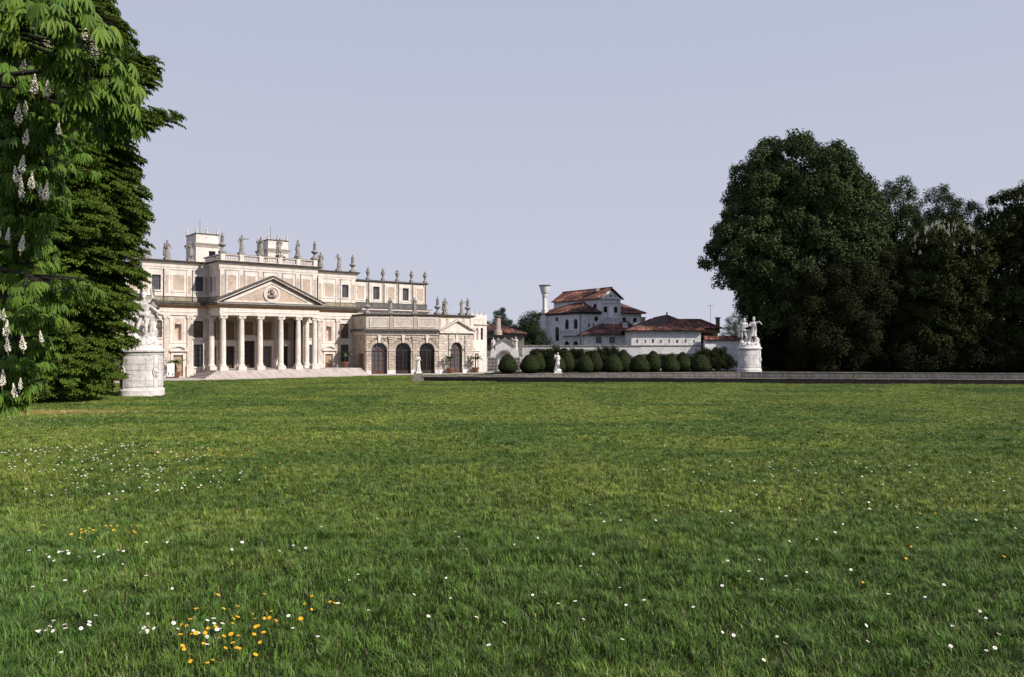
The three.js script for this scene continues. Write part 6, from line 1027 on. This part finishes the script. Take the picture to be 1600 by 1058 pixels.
  part('branches', [...lim, ...twigs.map(([a, b, ra, rb]) => limb(a.sub(O), b.sub(O), ra, rb, 4))], MAT.bark, W);
  part('bough', tube([V3(-8.6, 6.6, -10.2), V3(-6.6, 6.55, -10.2), V3(-5.6, 6.2, -10.0), V3(-5.0, 5.85, -9.8)].map((p) => p.sub(O)), 0.022, 6, 12), MAT.bark, W);
  spikes.forEach(([x, y, z], i) => { const m = new THREE.Mesh(candles[i % 3], candleMat); m.name = 'flower_spike'; m.position.set(x + 0.12, y - 0.02, z + 0.28).sub(O); m.rotation.set((r() - 0.5) * 0.3, r() * 6, (r() - 0.5) * 0.3); m.castShadow = m.receiveShadow = true; W.add(m); });
}

// ---------------------------------------------------------------- lawn
{
  const patch = (size, n, h0, h1, wid, seed, wide = 0.05) => {      // a square of turf: short blades with taller tufts standing out of it
    const r = rngOf(seed), P = [], C = [];
    const blade = (x, z, h, a, w, bend, col) => {
      const dx = Math.cos(a), dz = Math.sin(a), sx = -dz * w / 2, sz = dx * w / 2, mx = x + dx * bend * 0.3, mz = z + dz * bend * 0.3, my = h * 0.6, ex = x + dx * bend, ez = z + dz * bend;
      const A = [x - sx, -0.02, z - sz], B = [x + sx, -0.02, z + sz], D = [mx + sx * 0.8, my, mz + sz * 0.8], E = [mx - sx * 0.8, my, mz - sz * 0.8], T = [ex, h, ez];
      P.push(...A, ...B, ...D, ...A, ...D, ...E, ...E, ...D, ...T); for (let q = 0; q < 9; q++) C.push(...col);
    };
    const tint = () => { const k = 0.55 + 0.9 * r(), y = r(); return r() < 0.10 ? [0.36 * k, 0.32 * k, 0.14 * k] : [lerp(0.098, 0.222, y) * k, lerp(0.200, 0.292, y) * k, lerp(0.022, 0.046, y) * k]; };
    const place = () => (r() - 0.5) * size * 1.06, lush = (x, z) => clamp(0.5 + 1.5 * fbm(x * 3.1 / Math.max(1, wid / 0.008) + seed * 7.3, 3.3, z * 3.1 / Math.max(1, wid / 0.008), 2), 0, 1);
    for (let i = 0; i < n * 0.5; i++) { const x = place(), z = place(), l = lush(x, z); if (r() > 0.55 + 0.8 * l) continue; const h = lerp(h0, h1 * 0.6, r()) * (0.6 + 0.7 * l), broad = r() < wide; blade(x, z, broad ? h * 0.7 : h, r() * 6.283, wid * (broad ? 3.4 : 0.7 + 0.6 * r()), h * (0.5 + 1.1 * r()), tint()); }
    for (let i = 0; i < n * 0.5;) {                 // tufts lean one way and share a tone
      const cx = place(), cz = place(), l = lush(cx, cz), m = 8 + Math.floor(22 * r()); if (r() > 0.2 + 1.1 * l) { i += 2; continue; } const lean = r() * 6.283, k = 0.5 + 0.8 * r(), tall = lerp(0.5, 1.2, r() * r()) * (0.7 + 0.5 * l), sp = (0.02 + 0.05 * r()) * Math.max(1, wid / 0.006);
      for (let j = 0; j < m; j++, i++) { const a = lean + (r() - 0.5) * 3.2, q = Math.sqrt(r()) * sp, b = r() * 6.283, h = h1 * tall * (0.6 + 0.5 * r()), t = tint(); blade(cx + q * Math.cos(b), cz + q * Math.sin(b), h, a, wid * (0.8 + 0.5 * r()), h * (0.45 + 0.95 * r()), t.map((c) => c * k)); }
    }
    const g = new THREE.BufferGeometry(); g.setAttribute('position', new THREE.Float32BufferAttribute(P, 3)); g.setAttribute('color', new THREE.Float32BufferAttribute(C, 3)); g.computeVertexNormals(); return g;
  };
  const mat = new THREE.MeshPhysicalMaterial({ roughness: 0.6, vertexColors: true, side: THREE.DoubleSide, transmission: 0.22, thickness: 0, specularIntensity: 0.5 });
  const inv = new THREE.Matrix4().makeRotationY(VT).setPosition(...VP).invert();
  const inPool = (x, d) => x > -8.9 && d > lerp(71.5, 61, (x + 8.6) / 84.6) - 0.2 && (() => { for (let i = 0; i < POOL_FAR.length - 1; i++) { const [a, b] = [POOL_FAR[i], POOL_FAR[i + 1]]; if (x >= a[0] - 0.4 && x <= b[0]) return d < lerp(a[1], b[1], clamp((x - a[0]) / (b[0] - a[0]), 0, 1)) + 0.7; } return true; })();
  const paved = (x, d) => { const p = V3(x, 0, -d).applyMatrix4(inv), X = p.x; if (X > 27 || X < -25) return false; const f = X < -11.6 ? lerp(6.2, 12.8, clamp((-11.6 - X) / 13, 0, 1)) : X < 10.2 ? lerp(6.3, 7.6, clamp((X + 11.6) / 4, 0, 1)) : X < 17.6 ? lerp(7.6, 9.7, (X - 10.2) / 7.4) : 9.6; return p.z < f; };
  const root = thing('lawn_grass', 'mown green grass of the great lawn', null); root.userData.kind = 'stuff';
  const zones = [[4.0, 9, 0.8, 3000, 0.015, 0.10, 0.0050, 5, 0.05], [9, 18, 1.2, 4600, 0.02, 0.092, 0.0064, 4, 0.05], [18, 36, 1.8, 5600, 0.025, 0.085, 0.010, 4, 0.04], [36, 96, 3.0, 7500, 0.03, 0.085, 0.016, 3, 0.03]];
  const r = rngOf(171);
  zones.forEach(([d0, d1, size, n, h0, h1, wid, variants, wide], zi) => {
    const spots = [];
    for (let d = d0 + size / 2; d < d1 + size * 0.4; d += size) for (let x = -Math.ceil((0.66 * d + 4) / size) * size; x <= 0.66 * d + 4; x += size) {
      if (inPool(x, d) || paved(x, d) || (d > 86 && x > -4)) continue;
      const stripe = fbm((x * 0.97 + d * 0.25) * 0.05 + 3, 1.5, (d * 0.97 - x * 0.25) * 0.42, 3), blot = fbm(x * 0.16, 4.5, d * 0.16, 3), dryness = clamp(0.5 + 1.3 * stripe + 1.5 * blot + 0.7 * (r() - 0.5), 0, 1), bare = Math.exp(-(((x + 20.3) / 3.2) ** 2) - ((d - 34.6) / 1.5) ** 2);
      let c = [lerp(0.62, 1.30, dryness), lerp(0.74, 1.15, dryness), lerp(0.70, 1.15, dryness)]; c = [lerp(c[0], 2.9, bare), lerp(c[1], 1.45, bare), lerp(c[2], 3.2, bare)];
      const lush = smooth(-2.0, -6, x) * smooth(12, 6, d); c = [c[0] * lerp(1, 0.66, lush), c[1] * lerp(1, 0.95, lush), c[2] * lerp(1, 1.15, lush)];
      spots.push([x + (r() - 0.5) * size * 0.05, d + (r() - 0.5) * size * 0.05, Math.floor(r() * 4) * Math.PI / 2 + (r() - 0.5) * 0.12, 0.9 + 0.35 * (0.5 + fbm(x * 0.45, 9, d * 0.45, 2)) * (1 + 0.25 * lush), c]);
    }
    for (let v = 0; v < variants; v++) {
      const mine = spots.filter((_, i) => (i * 7 + (i >> 3)) % variants === v), im = new THREE.InstancedMesh(patch(size, n, h0, h1, wid, 200 + zi * 10 + v, wide), mat, mine.length); im.name = 'grass_blades'; im.userData.kind = 'stuff'; im.castShadow = im.receiveShadow = true;
      mine.forEach(([x, d, a, s, c], i) => { dummy.position.set(x, lawnHeight(d) - 0.005, -d); dummy.rotation.set(0, a, 0); dummy.scale.set(1, s, 1); dummy.updateMatrix(); im.setMatrixAt(i, dummy.matrix); im.setColorAt(i, colr.setRGB(...c)); });
      root.add(im);
    }
  });
  // daisies and buttercups
  const flower = (petals, R, col, mid, h) => {
    const gs = [paint(limb(V3(0, 0, 0), V3(0.008, h, 0), 0.0016, 0.0014, 3), [0.07, 0.12, 0.03])];
    for (let i = 0; i < petals; i++) { const a = (i / petals) * 6.283, b = a + 6.283 / petals * 0.9, g = new THREE.BufferGeometry(); g.setAttribute('position', new THREE.Float32BufferAttribute([0.008, h, 0, 0.008 + R * Math.cos(b), h + 0.003, R * Math.sin(b), 0.008 + R * Math.cos(a), h + 0.003, R * Math.sin(a)], 3)); g.computeVertexNormals(); gs.push(paint(g, col)); }
    const d = flat(new THREE.SphereGeometry(R * 0.36, 6, 4)); d.scale(1, 0.6, 1); d.translate(0.008, h + 0.002, 0); gs.push(paint(d, mid)); return metreUV(merged(gs));
  };
  const fm = M([1, 1, 1], null, 0.8, null, 0, { vertexColors: true }), daisy = flower(12, 0.0125, [0.84, 0.80, 0.78], [0.55, 0.36, 0.03], 0.085), butter = flower(6, 0.0140, [0.78, 0.40, 0.012], [0.5, 0.3, 0.02], 0.095);
  const spread = (beds, seed) => { const q = rngOf(seed), out = []; for (const [x, d, rx, rd, n] of beds) for (let i = 0; i < n; i++) { const a = q() * 6.283, t = Math.sqrt(q()); const X = x + rx * t * Math.cos(a), D = d + rd * t * Math.sin(a); if (!inPool(X, D)) out.push([X, D, q() * 6.283, 0.8 + 0.5 * q()]); } return out.sort((u, v) => u[1] - v[1]); };
  const dz = spread([[-8.8, 16, 2.6, 3.4, 170], [-5.9, 12.6, 1.6, 1.8, 90], [-16.5, 28, 4, 6, 90], [-4.25, 7.7, 0.5, 0.35, 14], [-3.1, 5.6, 0.3, 0.15, 12], [-2.3, 5.55, 0.28, 0.15, 16], [2.3, 6.2, 2.4, 1.3, 40], [5.2, 13.2, 3.2, 2.2, 60], [10, 26, 14, 9, 120], [-1.6, 7.0, 2.6, 2.4, 50], [3.5, 9.5, 3.0, 1.6, 40], [0, 40, 24, 10, 90]], 181);
  const yw = spread([[-4.7, 8.7, 0.6, 0.35, 20], [-1.85, 5.35, 0.36, 0.5, 36], [-1.95, 6.0, 0.6, 0.5, 16], [-5.8, 16.2, 2.2, 2.6, 34], [4.6, 11, 4, 5, 14], [-7, 22, 3, 7, 10]], 182);
  const bed = (list, geo, name, label, category, group, most, s) => {
    list.slice(0, most).forEach(([x, d, a, k]) => { const m = new THREE.Mesh(geo, fm); m.name = numbered(name); m.position.set(x, lawnHeight(d), -d); m.rotation.set(0.3 + 0.35 * Math.sin(a * 3), a * 0.15, -0.2 + 0.35 * Math.cos(a * 5)); m.scale.setScalar(k * s); m.castShadow = true; tag(m, label, category, group); scene.add(m); });
    const rest = list.slice(most); if (!rest.length) return;
    const im = new THREE.InstancedMesh(geo, fm, rest.length); im.name = numbered(name); rest.forEach(([x, d, a, k], i) => { dummy.position.set(x, lawnHeight(d), -d); dummy.rotation.set(0.45, a * 0.1, -0.2); dummy.scale.setScalar(k * s); dummy.updateMatrix(); im.setMatrixAt(i, dummy.matrix); }); tag(im, 'far scatter of white daisies across the lawn', null, null, 'stuff'); scene.add(im);
  };
  bed(dz, daisy, 'daisy', 'small white daisy in the lawn grass', 'daisy', 'white daisies in the lawn', 300, 1.0);
  bed(yw, butter, 'buttercup', 'small golden yellow buttercup in the lawn grass', 'buttercup', 'yellow buttercups in the lawn', 300, 1.0);
}
scene.traverse((o) => { if (o.isMesh && o.castShadow === false && o.name !== 'ground') o.castShadow = true; });
renderer.render(scene, camera);
